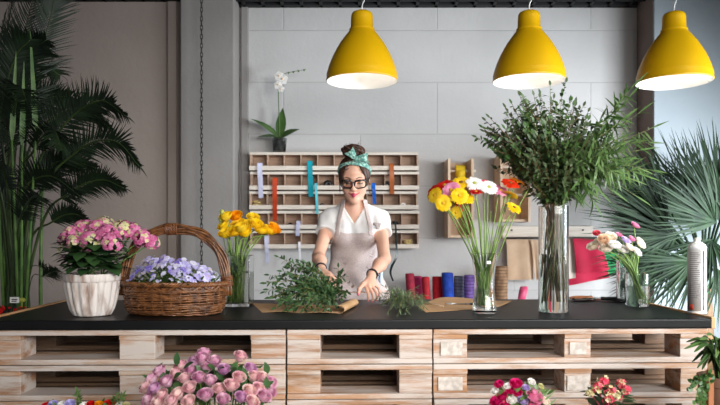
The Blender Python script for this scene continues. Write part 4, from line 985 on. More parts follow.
# ---------------------------------------------------------------- the florist: one continuous body from a distance field
class Field:
    def __init__(s): s.p = []
    def add(s, fn, lo, hi, k=.02, op='u'): s.p.append((fn, np.asarray(lo, float), np.asarray(hi, float), k, op)); return s
    def cone(s, a, b, ra, rb, k=.02, op='u'):
        a = np.asarray(a, float); b = np.asarray(b, float); ab = b-a; L = float(ab @ ab)+1e-9; m = max(ra, rb)
        def fn(X, Y, Z):
            px, py, pz = X-a[0], Y-a[1], Z-a[2]; t = np.clip((px*ab[0]+py*ab[1]+pz*ab[2])/L, 0, 1)
            return np.sqrt((px-t*ab[0])**2+(py-t*ab[1])**2+(pz-t*ab[2])**2)-(ra+(rb-ra)*t)
        return s.add(fn, np.minimum(a, b)-m, np.maximum(a, b)+m, k, op)
    def ell(s, c, r, Rm=None, k=.02, op='u'):
        c = np.asarray(c, float); r = np.asarray(r, float); Q = np.eye(3) if Rm is None else Rm; m = max(r)
        def fn(X, Y, Z):
            x, y, z = X-c[0], Y-c[1], Z-c[2]
            q = [(Q[0,i]*x+Q[1,i]*y+Q[2,i]*z)/r[i] for i in range(3)]
            k0 = np.sqrt(q[0]**2+q[1]**2+q[2]**2)+1e-9; k1 = np.sqrt((q[0]/r[0])**2+(q[1]/r[1])**2+(q[2]/r[2])**2)+1e-9
            return k0*(k0-1)/k1
        return s.add(fn, c-m, c+m, k, op)
    def grid(s, xs, ys, zs, pad=.05):
        D = np.full((len(xs), len(ys), len(zs)), .2, np.float32)
        for fn, lo, hi, k, op in s.p:
            pd = pad+k
            I = [slice(max(0, int(np.searchsorted(g, l-pd))), int(np.searchsorted(g, h+pd))) for g, l, h in zip((xs, ys, zs), lo, hi)]
            if any(i.stop <= i.start for i in I): continue
            X = xs[I[0]][:,None,None].astype(np.float32); Y = ys[I[1]][None,:,None].astype(np.float32); Z = zs[I[2]][None,None,:].astype(np.float32)
            d = fn(X, Y, Z).astype(np.float32); A = D[I[0], I[1], I[2]]
            if op == 'u': h = np.maximum(k-np.abs(A-d), 0)/k; D[I[0], I[1], I[2]] = np.minimum(A, d)-h*h*k*.25
            else: h = np.maximum(k-np.abs(A+d), 0)/k; D[I[0], I[1], I[2]] = np.maximum(A, -d)+h*h*k*.25
        return D
    def ev(s, p):
        X, Y, Z = (np.array([q]) for q in p); D = np.array([.2])
        for fn, lo, hi, k, op in s.p:
            d = fn(X, Y, Z)
            if op == 'u': h = np.maximum(k-np.abs(D-d), 0)/k; D = np.minimum(D, d)-h*h*k*.25
            else: h = np.maximum(k-np.abs(D+d), 0)/k; D = np.maximum(D, -d)+h*h*k*.25
        return float(D[0])
def surface(D, xs, ys, zs):
    """surface nets: vertices and quads of the zero level"""
    S = D < 0; nx, ny, nz = D.shape
    cnt = np.zeros((nx-1, ny-1, nz-1), np.uint8)
    for a in (0,1):
        for b in (0,1):
            for c in (0,1): cnt += S[a:nx-1+a, b:ny-1+b, c:nz-1+c]
    act = (cnt > 0) & (cnt < 8); I, J, K = np.nonzero(act); n = len(I)
    idx = np.full(act.shape, -1, np.int32); idx[I, J, K] = np.arange(n)
    acc = np.zeros((n, 3)); ct = np.zeros(n)
    cor = [(a,b,c) for a in (0,1) for b in (0,1) for c in (0,1)]
    for u in range(8):
        for v in range(u+1, 8):
            p, q = cor[u], cor[v]
            if sum(abs(p[i]-q[i]) for i in range(3)) != 1: continue
            d0 = D[I+p[0], J+p[1], K+p[2]]; d1 = D[I+q[0], J+q[1], K+q[2]]; m = (d0 < 0) != (d1 < 0)
            t = np.where(m, d0/np.where(np.abs(d0-d1) < 1e-9, 1, d0-d1), 0)
            P0 = np.stack([xs[I+p[0]], ys[J+p[1]], zs[K+p[2]]], 1); P1 = np.stack([xs[I+q[0]], ys[J+q[1]], zs[K+q[2]]], 1)
            acc += np.where(m[:,None], P0+(P1-P0)*t[:,None], 0); ct += m
    vs = acc/np.maximum(ct, 1)[:,None]; quads = []
    for ax in range(3):
        sl0 = [slice(None)]*3; sl1 = [slice(None)]*3; sl0[ax] = slice(0, -1); sl1[ax] = slice(1, None)
        A = S[tuple(sl0)]; B = S[tuple(sl1)]; e = np.nonzero(A != B); inside0 = A[e]
        o1, o2 = [(1,2),(2,0),(0,1)][ax]; E = [np.array(x) for x in e]
        ok = (E[o1] > 0) & (E[o2] > 0) & (E[o1] < D.shape[o1]-1) & (E[o2] < D.shape[o2]-1)
        E = [x[ok] for x in E]; ins = inside0[ok]
        def cell_(d1, d2):
            q = [x.copy() for x in E]; q[o1] = q[o1]+d1; q[o2] = q[o2]+d2; return idx[q[0], q[1], q[2]]
        Q = np.stack([cell_(-1,-1), cell_(0,-1), cell_(0,0), cell_(-1,0)], 1); Q[~ins] = Q[~ins][:, ::-1]; quads.append(Q)
    return vs, np.concatenate(quads)
def to_obj(name, vs, q, mats, parent, mi=None):
    org = ORG[parent.name]; me = bpy.data.meshes.new(name); me.from_pydata([tuple(p) for p in (vs-np.array(org))], [], q.tolist())
    for m in mats: me.materials.append(m)
    me.polygons.foreach_set('use_smooth', [True]*len(q))
    if mi is not None: me.polygons.foreach_set('material_index', mi.astype(np.int32))
    me.update(); o = bpy.data.objects.new(name, me); C.objects.link(o); o.parent = parent; ORG[o.name] = org; return o
def relax(vs, q, it=2, w=.5):
    n = len(vs)
    e = np.concatenate([q[:, [0,1]], q[:, [1,2]], q[:, [2,3]], q[:, [3,0]]])
    for _ in range(it):
        s_ = np.zeros_like(vs); c_ = np.zeros(n)
        for a, b in ((0,1),(1,0)): np.add.at(s_, e[:,a], vs[e[:,b]]); np.add.at(c_, e[:,a], 1)
        vs = vs*(1-w)+w*s_/np.maximum(c_, 1)[:,None]
    return vs

M['skin'] = mat('skin', (216,166,142), (224,178,154), rough=.5, scale=5, sss=.12, spec=.35)
M['lips'] = mat('lips', (176,62,86), (188,76,98), rough=.35)
M['blush'] = mat('cheek_skin', (218,156,138), (222,162,144), rough=.5, sss=.12, spec=.35)
M['nail'] = mat('pink_nail', (200,110,116), rough=.25)
M['hair'] = mat('auburn_hair', (40,24,17), (84,50,34), rough=.42, scale=14, stretch=(7,7,1.2), bump=.6, bscale=40, contrast=(.4,.62))
M['brow'] = mat('brow_hair', (66,42,32), rough=.7)
M['lash'] = mat('lash', (28,18,16), rough=.6)
M['tee'] = mat('white_cotton', (236,234,232), (242,240,238), rough=.85, scale=9, bump=.12)
M['apron'] = mat('mauve_linen', (188,172,169), (202,187,184), rough=.9, scale=120, bump=.25, bscale=180)
M['jeans'] = mat('blue_denim', (96,116,146), (120,140,168), rough=.9, scale=30, bump=.2)
M['shoe'] = mat('white_shoe', (220,218,214), rough=.6)
M['teal'] = mat('teal_cotton', (84,138,128), (156,192,180), rough=.85, scale=95, contrast=(.48,.58), detail=1)
M['frames'] = mat('black_frames', (14,12,13), rough=.25, spec=.6)
M['cord'] = mat('black_cord', (16,16,20), rough=.6)
def L3(px, py, d): return at(px, py, d)
FX = -.030
foot = V(FX, 1.12, 0)
per = thing('person', 'woman in white tee, mauve apron, teal headband and black glasses arranging greenery at the counter', 'person', foot)

# head frame
HC = V(FX+.001, .985, 1.566); pit = math.radians(19); yw = math.radians(2); HS = 1.06
Hf = V(-math.sin(yw)*math.cos(pit), -math.cos(yw)*math.cos(pit), -math.sin(pit)); Hr = nrm(cross(V(0,0,1), -Hf)); Hr = nrm(V(math.cos(yw), -math.sin(yw), 0)); Hu = nrm(cross(Hr, -Hf))
if Hu[2] < 0: Hu = -Hu
HQ = np.array([Hr, Hf, Hu]).T
def H(a, b, c): return HC+HQ @ (np.array([a, b, c])*HS)
def Hl(P): return ((np.asarray(P)-HC) @ HQ)/HS
head = Field()
def he(a, b, c, r, k=.02, op='u'): head.ell(H(a,b,c), np.array(r)*HS, HQ, k, op)
def hc(p, q, ra, rb, k=.012, op='u'): head.cone(H(*p), H(*q), ra*HS, rb*HS, k, op)
he(0,-.022,.035,(.073,.094,.080)); he(0,.034,-.015,(.060,.056,.085),.03); he(0,.030,-.070,(.042,.045,.045),.03)
hc((-.043,.000,-.056),(-.010,.063,-.098),.016,.014,.03); hc((.043,.000,-.056),(.010,.063,-.098),.016,.014,.03)
he(0,.072,-.100,(.019,.016,.015),.02)
for s in (-1,1):
    he(s*.037,.060,-.036,(.022,.022,.020),.025); hc((s*.010,.084,.024),(s*.042,.068,.022),.011,.010,.02)
    he(s*.031,.094,.002,(.017,.014,.012),.016,'s'); he(s*.031,.0715,.001,(.0140,.0140,.0125),.004)
    he(s*.074,-.008,-.010,(.008,.017,.028),.010); he(s*.0105,.098,-.035,(.0075,.0085,.006),.008)
hc((0,.084,.016),(0,.104,-.026),.0068,.0098,.014); he(0,.106,-.030,(.0095,.0090,.0080),.008)
hc((-.027,.076,-.0575),(0,.091,-.0600),.0035,.0060,.008); hc((.027,.076,-.0575),(0,.091,-.0600),.0035,.0060,.008)
hc((-.020,.080,-.067),(0,.0885,-.0735),.0035,.0070,.008); hc((.020,.080,-.067),(0,.0885,-.0735),.0035,.0070,.008)
hc((-.024,.083,-.0625),(.024,.083,-.0625),.0016,.0016,.004,'s')
# torso
tor = Field()
def te(c, r, k=.05): tor.ell(c, r, None, k)
te((FX,1.13,.93),(.172,.115,.13)); te((FX,1.12,1.10),(.118,.086,.15),.07); te((FX,1.10,1.265),(.132,.096,.145),.07)
for s in (-1,1):
    te((FX+s*.062,1.020,1.262),(.058,.052,.056),.045); tor.cone((FX+s*.040,1.085,1.392),(FX+s*.140,1.095,1.340),.036,.041,.05); tor.cone((FX,1.075,1.375),(FX+s*.11,1.10,1.31),.055,.065,.05)
    te((FX+s*.085,1.16,.88),(.09,.10,.12),.05)
neck = Field(); neck.cone((FX,1.085,1.39),(FX+.002,1.01,1.525),.056,.050,.03)
shL, shR = V(FX-.146,1.095,1.335), V(FX+.146,1.095,1.335)
elL, elR = at(318.5,256,3.60), at(384.5,259,3.60)
wrL, wrR = at(321,269,3.375), at(371.5,275,3.42)
arms = Field()
for S, E, W_ in ((shL,elL,wrL),(shR,elR,wrR)):
    arms.cone(S, E, .0415, .0315, .04); arms.cone(E, E*.62+W_*.38, .0315, .0325, .02); arms.cone(E*.62+W_*.38, W_, .0325, .0215, .03)
hands = Field()
def hand_(W_, kn, fingers, thumb, D=None):
    for K_ in kn: hands.cone(W_, K_, .0165, .0105, .012)
    hands.cone(kn[0], kn[-1], .0105, .0095, .010)
    for fg, r in fingers:
        for i in range(len(fg)-1): hands.cone(fg[i], fg[i+1], r*(1-.12*i), r*(1-.12*(i+1)), .005)
    for i in range(len(thumb)-1): hands.cone(thumb[i], thumb[i+1], (.0150,.0105,.0092)[min(i,2)], (.0110,.0095,.0076)[min(i,2)], .008)
UP = V(0,0,.005)
kR = [at(365.5,286,3.365)+UP, at(368.8,287.2,3.355)+UP, at(372,287,3.365)+UP, at(374.8,285.6,3.385)+UP]
fR = [([kR[0], at(367.5,292.5,3.335)+UP, at(368.6,298,3.34)+UP, at(367.8,302,3.35)+UP], .0086), ([kR[1], at(372.4,294,3.325)+UP, at(373.2,299,3.335)+UP, at(371.8,303,3.345)+UP], .0088), ([kR[2], at(376.2,293,3.34)+UP, at(377.2,298,3.345)+UP, at(375.8,301.6,3.355)+UP], .0084), ([kR[3], at(378.8,289.6,3.37)+UP, at(379.8,293.6,3.37)+UP, at(378.6,297,3.375)+UP], .0074)]
tR = [at(369,279,3.40), at(363.2,284,3.36), at(359.4,290,3.34)+UP, at(358.2,295.5,3.335)+UP]
hand_(wrR, kR, fR, tR)
kL = [at(330,276,3.285), at(327.6,277.6,3.275), at(325.2,278.4,3.28), at(322.8,278.2,3.295)]
fL = [([kL[0], at(334.5,280.5,3.235), at(336,285.5,3.22), at(334.5,289,3.225)], .0086), ([kL[1], at(331.6,283,3.225), at(333,288.5,3.215), at(331.5,291.5,3.225)], .0088), ([kL[2], at(328.4,284.6,3.23), at(329.6,289.6,3.22), at(328.2,292.4,3.23)], .0084), ([kL[3], at(325,284,3.255), at(326,288,3.25), at(325,290.6,3.255)], .0074)]
tL = [at(323.5,271,3.35), at(329.5,274,3.31), at(334,278,3.28), at(337,282,3.26)]
hand_(wrL, kL, fL, tL)
legs = Field()
for s in (-1,1):
    legs.cone((FX+s*.088,1.13,.88),(FX+s*.085,1.11,.49),.088,.056,.05); legs.cone((FX+s*.085,1.11,.49),(FX+s*.085,1.135,.33),.056,.055,.03); legs.cone((FX+s*.085,1.135,.33),(FX+s*.085,1.15,.09),.054,.036,.03)
    legs.ell((FX+s*.088,1.09,.045),(.040,.115,.034),None,.03)
body = Field(); body.p = tor.p+neck.p+head.p+arms.p+legs.p+hands.p
# fields joined with their own rounding: neck into head
xs = np.arange(FX-.27, FX+.27, .0032); ys = np.arange(.50, 1.31, .0032); zs = np.concatenate([np.arange(.0, .84, .010), np.arange(.84, 1.76, .0030)])
Db = body.grid(xs, ys, zs)
vs, q = surface(Db, xs, ys, zs); vs = relax(vs, q, 1, .4)
ce = vs[q].mean(1); hl = Hl(ce); mi = np.zeros(len(q), int)
lipz = (np.abs(hl[:,0]) < .0285) & (hl[:,1] > .068) & (hl[:,2] < -.0560+.0020*np.cos(hl[:,0]*220)) & (hl[:,2] > -.0800+np.abs(hl[:,0])*.75)
mi[lipz] = 1
tips_ = np.array([f[-1] for f, r in fR+fL]+[tR[-1], tL[-1]])
for tp in tips_:
    d = ce-tp; mi[(np.linalg.norm(d, axis=1) < .0105) & (d[:,1] < -.0030)] = 2
to_obj('body', vs, q, [M['skin'], M['lips'], M['nail']], per, mi)

def layer(name, D, xs, ys, zs, m, it=2, par=None):
    v_, q_ = surface(D.astype(np.float32), xs, ys, zs); return to_obj(name, relax(v_, q_, it, .5), q_, [m], par or per)
# T-shirt
h_ = .0042
tx = np.arange(FX-.30, FX+.30, h_); ty = np.arange(.90, 1.30, h_); tz_ = np.arange(.93, 1.47, h_)
X, Y, Z = tx[:,None,None], ty[None,:,None], tz_[None,None,:]
DT = tor.grid(tx, ty, tz_); sl = Field()
for S, E in ((shL,elL),(shR,elR)):
    u = nrm(E-S); out = nrm(V(S[0]-FX, 0, 0)); sl.cone(S-u*.01, S+u*.17, .0445, .056, .03)
DS = sl.grid(tx, ty, tz_)
for S, E in ((shL,elL),(shR,elR)):
    u = nrm(E-S); pl = (X-S[0])*u[0]+(Y-S[1])*u[1]+(Z-S[2])*u[2]-(.105+.008*np.sin((Y-1.05)*40)); side = (X-FX)*np.sign(S[0]-FX)
    DS = np.where(side > 0, np.maximum(DS, pl), DS)
kk = .04; h = np.maximum(kk-np.abs(DT-DS), 0)/kk; D = np.minimum(DT, DS)-h*h*kk*.25-.0065
D = D-.0028*np.sin(Z*46+X*30+np.sin(X*38)*1.4)*np.clip((1.32-Z)*6, 0, 1)-.002*np.sin(X*95+Z*22)
t_ = np.clip((Y-1.00)/.10, 0, 1); zc = (1-t_)*(1.312+1.55*np.abs(X-FX))+t_*(1.425+.1*np.abs(X-FX))
D = np.maximum(D, Z-zc); D = np.maximum(D, .96-Z)
layer('t_shirt', D, tx, ty, tz_, M['tee'], 1)
# apron: a cloth following the front of the torso, and its straps
ax_ = np.arange(FX-.24, FX+.24, .0036); ay = np.arange(.90, 1.30, .0036); az = np.concatenate([np.arange(.62, .88, .01), np.arange(.88, 1.47, .0036)])
X, Y, Z = ax_[:,None,None], ay[None,:,None], az[None,None,:]
DA = tor.grid(ax_, ay, az)
wr_ = .0052*np.sin(X*42+np.sin(Z*19)*1.7+1.0)*np.clip((1.24-Z)*7, 0, 1)+.0030*np.sin(Z*52+X*24)*np.clip((1.18-Z)*8, 0, 1)
skirt = np.sqrt(((X-FX)/.185)**2+((Y-1.13)/.135)**2)*.13-.13     # hangs straight below the hips
DA = np.where(Z < .93, np.minimum(DA, skirt+(.93-Z)*-.05), DA)
lo_ = np.interp(az, [.9,1.02,1.2], [.014,.013,.0085])[None,None,:]; D = np.maximum(DA-lo_-.006-wr_, -(DA-lo_-wr_*.6))
hw = np.interp(az, [.62,1.05,1.14,1.22,1.275], [.21,.20,.165,.118,.104])[None,None,:]
topz = 1.270-.010*np.cos((X-FX)*16)
D = np.maximum(D, np.abs(X-FX)-hw); D = np.maximum(D, Z-topz); D = np.maximum(D, Y-1.10)
D = np.maximum(D, .64-Z)
ap = layer('apron', D, ax_, ay, az, M['apron'], 1)
DN = Field(); DN.p = tor.p+neck.p; DN = DN.grid(ax_, ay, az)
for s in (-1, 1):
    xs_ = FX+s*np.interp(az, [1.24,1.30,1.37,1.44], [.094,.090,.076,.062])[None,None,:]
    Dd = np.maximum(DN-.0175, -(DN-.011)); Dd = np.maximum(Dd, np.abs(X-xs_)-.0125); Dd = np.maximum(Dd, 1.245-Z); Dd = np.maximum(Dd, Z-1.45)
    layer('apron_strap', Dd, ax_, ay, az, M['apron'], 1, ap)
b = MB(); kp = at(375,224,3.62)
b.ball(kp, .011, 10, 1.2, .7, .8)
b.sheet(lambda u, v: kp+V(.02*u*(1+.5*v)+.004, -.006, .004-.012*u+(v-.5)*.016*(.4+u)), 6, 3, .002); b.sheet(lambda u, v: kp+V(.006+.008*u+(v-.5)*.016, -.008, -.028*u), 6, 3, .002)
b.build('strap_knot', M['apron'], ap)
b = MB()
for s, x0 in ((1,.135),(1,.148)):
    P = spline([V(FX+x0,1.085,1.12), V(FX+x0+.008,1.065,1.08), V(FX+x0+.004,1.06,1.0), V(FX+x0+.012,1.07,.90)], 16)
    b.sheet(lambda u, v: P[min(16, int(round(u*16)))]+V((v-.5)*.020, (v-.5)*.006, 0), 16, 1, .0016)
o = b.build('apron_tie', mat('pale_blue_cotton', (176,190,206), (190,202,216), rough=.9), ap); o['label'] = 'pale blue apron tie'
# jeans and shoes
jx = np.arange(FX-.22, FX+.22, .008); jy = np.arange(.95, 1.32, .008); jz = np.arange(.07, 1.02, .008)
jf = Field(); jf.p = legs.p+tor.p; D = jf.grid(jx, jy, jz)-.003; Z = jz[None,None,:]; D = np.maximum(D, Z-.90); D = np.maximum(D, .10-Z); layer('jeans', D, jx, jy, jz, M['jeans'], 1)
for s in (-1, 1):
    b = MB(); c = V(FX+s*.088, 1.088, .0)
    b.grid(lambda u, v: c+V(.047*math.sin(2*PI*u)*math.sin(PI*v), -.13*math.cos(PI*v), max(.0015, .05+.052*math.cos(2*PI*u)*math.sin(PI*v)*(1.25 if v > .5 else .9))), 20, 14); b.build('shoe', M['shoe'], per)

# hair: cap, bun, loose strands
gx = np.arange(FX-.125, FX+.125, .0034); gy = np.arange(.83, 1.16, .0034); gz = np.arange(1.42, 1.78, .0034)
X, Y, Z = gx[:,None,None], gy[None,:,None], gz[None,None,:]
hx = [((X-HC[0])*HQ[0,i]+(Y-HC[1])*HQ[1,i]+(Z-HC[2])*HQ[2,i])/HS for i in range(3)]
hf = Field(); hf.p = head.p[:3]; DH = hf.grid(gx, gy, gz)
ang = np.arctan2(hx[0], hx[1]+.05)
D = DH-.0105-.0022*np.sin(ang*34+hx[2]*30)
face = np.sqrt((hx[0]/.064)**2+((hx[2]+.030)/.122)**2)-1
D = np.maximum(D, np.where(hx[1] > -.005, -face*.06, -.05)); D = np.maximum(D, np.where(hx[1] > -.012, (-.030-hx[2]), -.05)); D = np.maximum(D, -.075-hx[2]+np.maximum(0, -hx[1]-.06)*.3)
hair = layer('hair', D, gx, gy, gz, M['hair'], 1)
b = MB(); bc = H(-.006,-.020,.142)
for k in range(46):
    ax = nrm(V(R.uniform(-1,1), R.uniform(-.7,.7), R.uniform(-.35,1))); u = nrm(cross(ax, V(.2,1,.1))); w = cross(ax, u); r0 = R.uniform(.026,.041); a0 = R.uniform(0, 6.28); off = rv(.008)
    pts = [bc+off+V(*( (u*math.cos(a0+t*.24)+w*math.sin(a0+t*.24))*r0*V(1.42,1.05,.82) )) for t in range(18)]
    b.tube(pts, [.003,.0075,.008,.003], 6)
b.ball(bc, .034, 14, 1.2, 1, .8)
for k in range(16):
    d = nrm(V(R.uniform(-1,1), R.uniform(-.6,.2), R.uniform(-.1,1))); s = bc+d*.036; b.tube(spline([s, s+d*.012+rv(.008), s+d*.016+rv(.016)], 6), [.0016,.0004], 4)
b.build('hair_bun', M['hair'], hair)
b = MB()
for s in (-1, 1):
    for k in range(5):
        p = H(s*(.066+.002*k), .018-.012*k, .035); b.tube(spline([p, H(s*(.075+.002*k), .020-.012*k, .0), H(s*(.076+.002*R.random()), .012-.010*k, -.04), H(s*(.070+.012*R.random()), .010-.006*k, -.068-.02*R.random())], 14), [.003,.0022,.0008], 5)
for k in range(4):
    s = -1 if k % 2 else 1; p = H(s*R.uniform(.01,.05), .075, .072); b.tube(spline([p, H(s*R.uniform(.03,.06), .080, .055), H(s*R.uniform(.058,.066), .055, .025)], 10), [.0014,.0018,.0006], 5)
b.build('loose_strand', M['hair'], hair)
# headband with bow
pn = hx[1]*-.618+hx[2]*.786-.041
D = np.maximum(DH-.0165-.0016*np.sin(pn*520), -(DH-.008)); D = np.maximum(D, np.abs(pn)-.0135*(1+.25*np.sin(hx[0]*40)))
hb_ = layer('headband', D, gx, gy, gz, M['teal'], 1)
b = MB(); kc_ = H(.010,.074,.122)
b.ball(kc_, .013, 12, .9, .9, 1.1)
def wing(dirv, L, w0, w1, tilt):
    d = nrm(dirv); n_ = nrm(V(0,-1,.25)); sd = nrm(cross(d, n_)); n_ = cross(sd, d)
    for sgn in (1, -1):
        def fn(u, v):
            s = v*2-1; w = w0+(w1-w0)*u**.8; puff = .012*math.sin(PI*min(1, u*.93+.04))*(1-s*s)*sgn
            return kc_+d*L*u*(1-.14*(1-s*s)*(u > .7)*((u-.7)/.3))+sd*w*s+n_*(puff+.003*math.sin(s*7+u*4))
        b.sheet(fn, 12, 10, .0014)
wing(V(-.62,-.05,.78), .060, .009, .031, 0); wing(V(.97,-.05,.05), .074, .009, .031, 0)
b.build('bow', M['teal'], hb_)
# brows, lashes, glasses
def onface(a, c, lift=.0):
    f = lambda t: head.ev(H(a, t, c)); lo, hi = .03, .14
    for _ in range(26):
        m_ = (lo+hi)/2
        if f(m_) < 0: lo = m_
        else: hi = m_
    return H(a, lo+lift, c)
for s in (-1, 1):
    b = MB(); b.tube([onface(s*(.014+.032*t), .0215+.007*math.sin(t*2.4)-.002*t, .0004) for t in np.linspace(0, 1, 12)], [.0028,.0038,.0018], 6, flat=.6); b.build('eyebrow', M['brow'], hair)
    b = MB(); P = [onface(s*(.018+.028*t), -.0045-.0035*math.sin(PI*t), .0005) for t in np.linspace(0, 1, 14)]; b.tube(P, [.0014,.0024,.0018], 6)
    for i in range(2, 14): b.tube([P[i], P[i]+Hf*.005-Hu*.0035+Hr*s*.0012*(i-5)*.4], [.0008,.0003], 4)
    b.build('eyelash', M['lash'], hair)
gl = None; b = MB()
def lensring(s, k=1.0):
    pts = []
    for j in range(40):
        a = 2*PI*j/40; ca, sa = math.cos(a), math.sin(a); e = .5
        x = .0285*k*math.copysign(abs(ca)**e, ca); z = .0195*k*math.copysign(abs(sa)**.62, sa)+.0025*(s*x/.0285); pts.append(H(s*.0345+x, .1045-.10*(s*x > 0)*abs(x)*.6, -.005+z))
    return pts
for s in (-1, 1):
    P = lensring(s); b.tube(P, .0034, 8, closed=True)
    b.tube([H(s*.0345-.027, .1045, .0145-.002*s), H(s*.0345, .1050, .0165), H(s*.0345+.027, .1045-.0016, .0145+.002*s)], .0042, 8)
    b.tube(spline([H(s*.061,.100,.009), H(s*.072,.085,.008), H(s*.079,.035,.006), H(s*.081,-.008,.004)], 16), .0024, 8)
b.tube(spline([H(-.010,.1045,.002), H(0,.1075,.005), H(.010,.1045,.002)], 8), .0026, 8)
gl = b.build('glasses', M['frames'], per)
for s in (-1, 1):
    b = MB(); P = lensring(s, .97); c = sum(P)/len(P); b.add([p for p in P]+[p+Hf*.0012 for p in P], [tuple(range(40)), tuple(range(79, 39, -1))]+[(i, (i+1) % 40, 40+(i+1) % 40, 40+i) for i in range(40)]); b.build('lens', glassmat('spectacle_lens', (1,1,1,1), 1.03), gl, smooth=False)
# bracelets
for W_, E, tail in ((wrL, elL, 0), (wrR, elR, 1)):
    u = nrm(W_-E); c = W_-u*.010; a = nrm(cross(u, V(0,0,1))); w = cross(u, a); b = MB()
    for k in range(3): b.tube([c+u*(.0045*(k-1))+(a*math.cos(q)+w*math.sin(q))*.0285 for q in np.linspace(0, 2*PI, 24, endpoint=False)], .0026, 6, closed=True)
    if tail:
        p = c+V(.026,-.012,.0); b.ball(p, .006, 8); b.tube(spline([p, p+V(.012,-.004,-.012), p+V(.008,-.004,-.030), p+V(.013,-.004,-.042)], 12), [.003,.0035,.0025], 6, flat=.5)
        b.tube(spline([p, p+V(.010,-.006,.008), p+V(.016,-.004,-.004), p+V(.010,-.004,-.026)], 10), [.003,.003,.002], 6, flat=.5)
    o = b.build('bracelet', M['cord'], per)
# ---------------------------------------------------------------- palms behind the counter
def frond(root, pts, nl, L, W, roll, m, start=.3, droop=.35, fwd=.75, r0=.010, vee=.25, rachm=None):
    """a feather leaf: a midrib with two ranks of leaflets"""
    P = spline(pts, 60); b = MB(); b.tube(P, [r0, r0*.6, r0*.25], 6); b.build('frond_stalk', rachm or M['palm_hi'], root); b = MB()
    for i in range(nl):
        u = start+(1-start)*(i+.5)/nl; x = u*59.99; k = int(x); p = P[k]*(1-x+k)+P[k+1]*(x-k); T = nrm(P[min(k+1, 60)]-P[max(k-1, 0)])
        h = nrm(cross(T, V(0,0,1)) if abs(T[2]) < .97 else V(1,0,0)); v = nrm(cross(h, T)); c, s = math.cos(roll), math.sin(roll)
        S = h*c+v*s; N_ = nrm(cross(S, T)); w = (u-start)/(1-start)
        l = L*(.45+.75*math.sin(PI*min(1, w*.8+.18)))*R.uniform(.88,1.1)*(1-.35*w*w)
        for sg in (1, -1):
            d = nrm(T*(fwd+.5*w)+S*sg+N_*vee*1.0+rv(.07)-V(0,0,droop*.35)); b.leaf(p, d, nrm(N_+rv(.2)), l, W*R.uniform(.85,1.1), droop*R.uniform(.4,1.1), 5, .22, 'lance')
    b.leaf(P[-1], nrm(P[-1]-P[-2]), V(0,-.5,1), L*.5, W, .2, 4, .1, 'lance')
    return b.build('frond', m, root)
pb_ = at(16, 300, 3.95); pb_[2] = .0
t = thing('flower_pot', 'dark pot of the tall feather palm standing behind the worktop end', 'pot', pb_)
b = MB(); b.lathe([(1e-5,.0),(.15,.0),(.165,.01),(.20,.36),(.21,.37),(.21,.40),(.19,.40),(.185,.33),(1e-5,.33)], 40, pb_); b.build('pot_body', M['black'], t, sharp=40)
b = MB(); b.lathe([(1e-5,.345),(.187,.34),(.18,.32),(1e-5,.32)], 24, pb_); b.build('soil', M['soil'], t)
t = thing('feather_palm', 'tall dark feather palm with arching fronds in front of the brown wall', 'palm', pb_+V(0,0,.346))
def root_(dx, dy=0): return pb_+V(dx, dy, .345)
fr = [([(8,180,3.9),(14,80,3.88),(38,-20,3.85)], .42, .3), ([(3,170,3.95),(2,70,3.95),(16,-20,3.95)], .42, .9), ([(20,170,3.85),(30,90,3.8),(50,20,3.8),(56,-10,3.78)], .36, .5),
      ([(32,190,3.8),(62,128,3.7),(98,101,3.6),(126,116,3.5)], .30, 1.0), ([(36,210,3.85),(76,152,3.75),(114,141,3.65),(139,166,3.6)], .30, 1.1), ([(40,230,3.8),(70,193,3.7),(100,180,3.62),(124,188,3.58)], .24, 1.0),
      ([(4,200,3.9),(-20,110,3.8),(-60,50,3.7)], .42, .5), ([(6,220,3.8),(-15,160,3.7),(-50,150,3.5)], .36, .8), ([(26,225,3.9),(50,180,4.0),(72,150,4.15),(92,150,4.25)], .30, .7),
      ([(10,210,3.8),(12,130,3.65),(20,90,3.4),(26,100,3.2)], .34, .3), ([(22,200,3.95),(30,110,4.1),(44,70,4.25),(60,75,4.4)], .34, .6), ([(2,190,4.0),(-6,90,4.1),(4,20,4.2)], .40, .9),
      ([(18,200,3.8),(34,150,3.65),(52,130,3.45),(62,150,3.3)], .28, .5), ([(10,240,3.8),(8,190,3.65),(-4,160,3.4),(-20,180,3.25)], .3, .6), ([(28,250,3.85),(52,222,3.8),(74,214,3.75),(92,224,3.7)], .2, .9), ([(16,260,3.8),(20,220,3.6),(34,196,3.4),(48,204,3.3)], .24, .6), ([(12,200,3.9),(20,130,3.95),(44,100,4.0),(70,96,4.0)], .3, .9), ([(18,230,3.9),(34,180,3.9),(64,160,3.9),(96,168,3.85)], .3, 1.0), ([(8,190,3.8),(0,120,3.7),(14,60,3.6),(30,40,3.55)], .36, .6), ([(22,190,3.9),(40,130,3.9),(80,108,3.9),(112,130,3.85)], .28, 1.0), ([(14,240,3.75),(24,190,3.7),(50,176,3.6),(80,196,3.55)], .28, .8), ([(6,200,3.85),(10,120,3.8),(24,60,3.7),(46,40,3.6)], .36, .8)]
for k, (pts, L, roll) in enumerate(fr):
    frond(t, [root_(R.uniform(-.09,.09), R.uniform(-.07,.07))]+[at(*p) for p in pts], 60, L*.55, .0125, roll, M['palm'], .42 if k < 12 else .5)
for k, pts in enumerate(([(28,280,3.85),(40,266,3.8),(56,276,3.75)], [(30,285,3.8),(44,276,3.75),(58,270,3.7)])):
    frond(t, [root_(.05)]+[at(*p) for p in pts], 16, .09, .010, .8, M['palm'], .62, r0=.004)
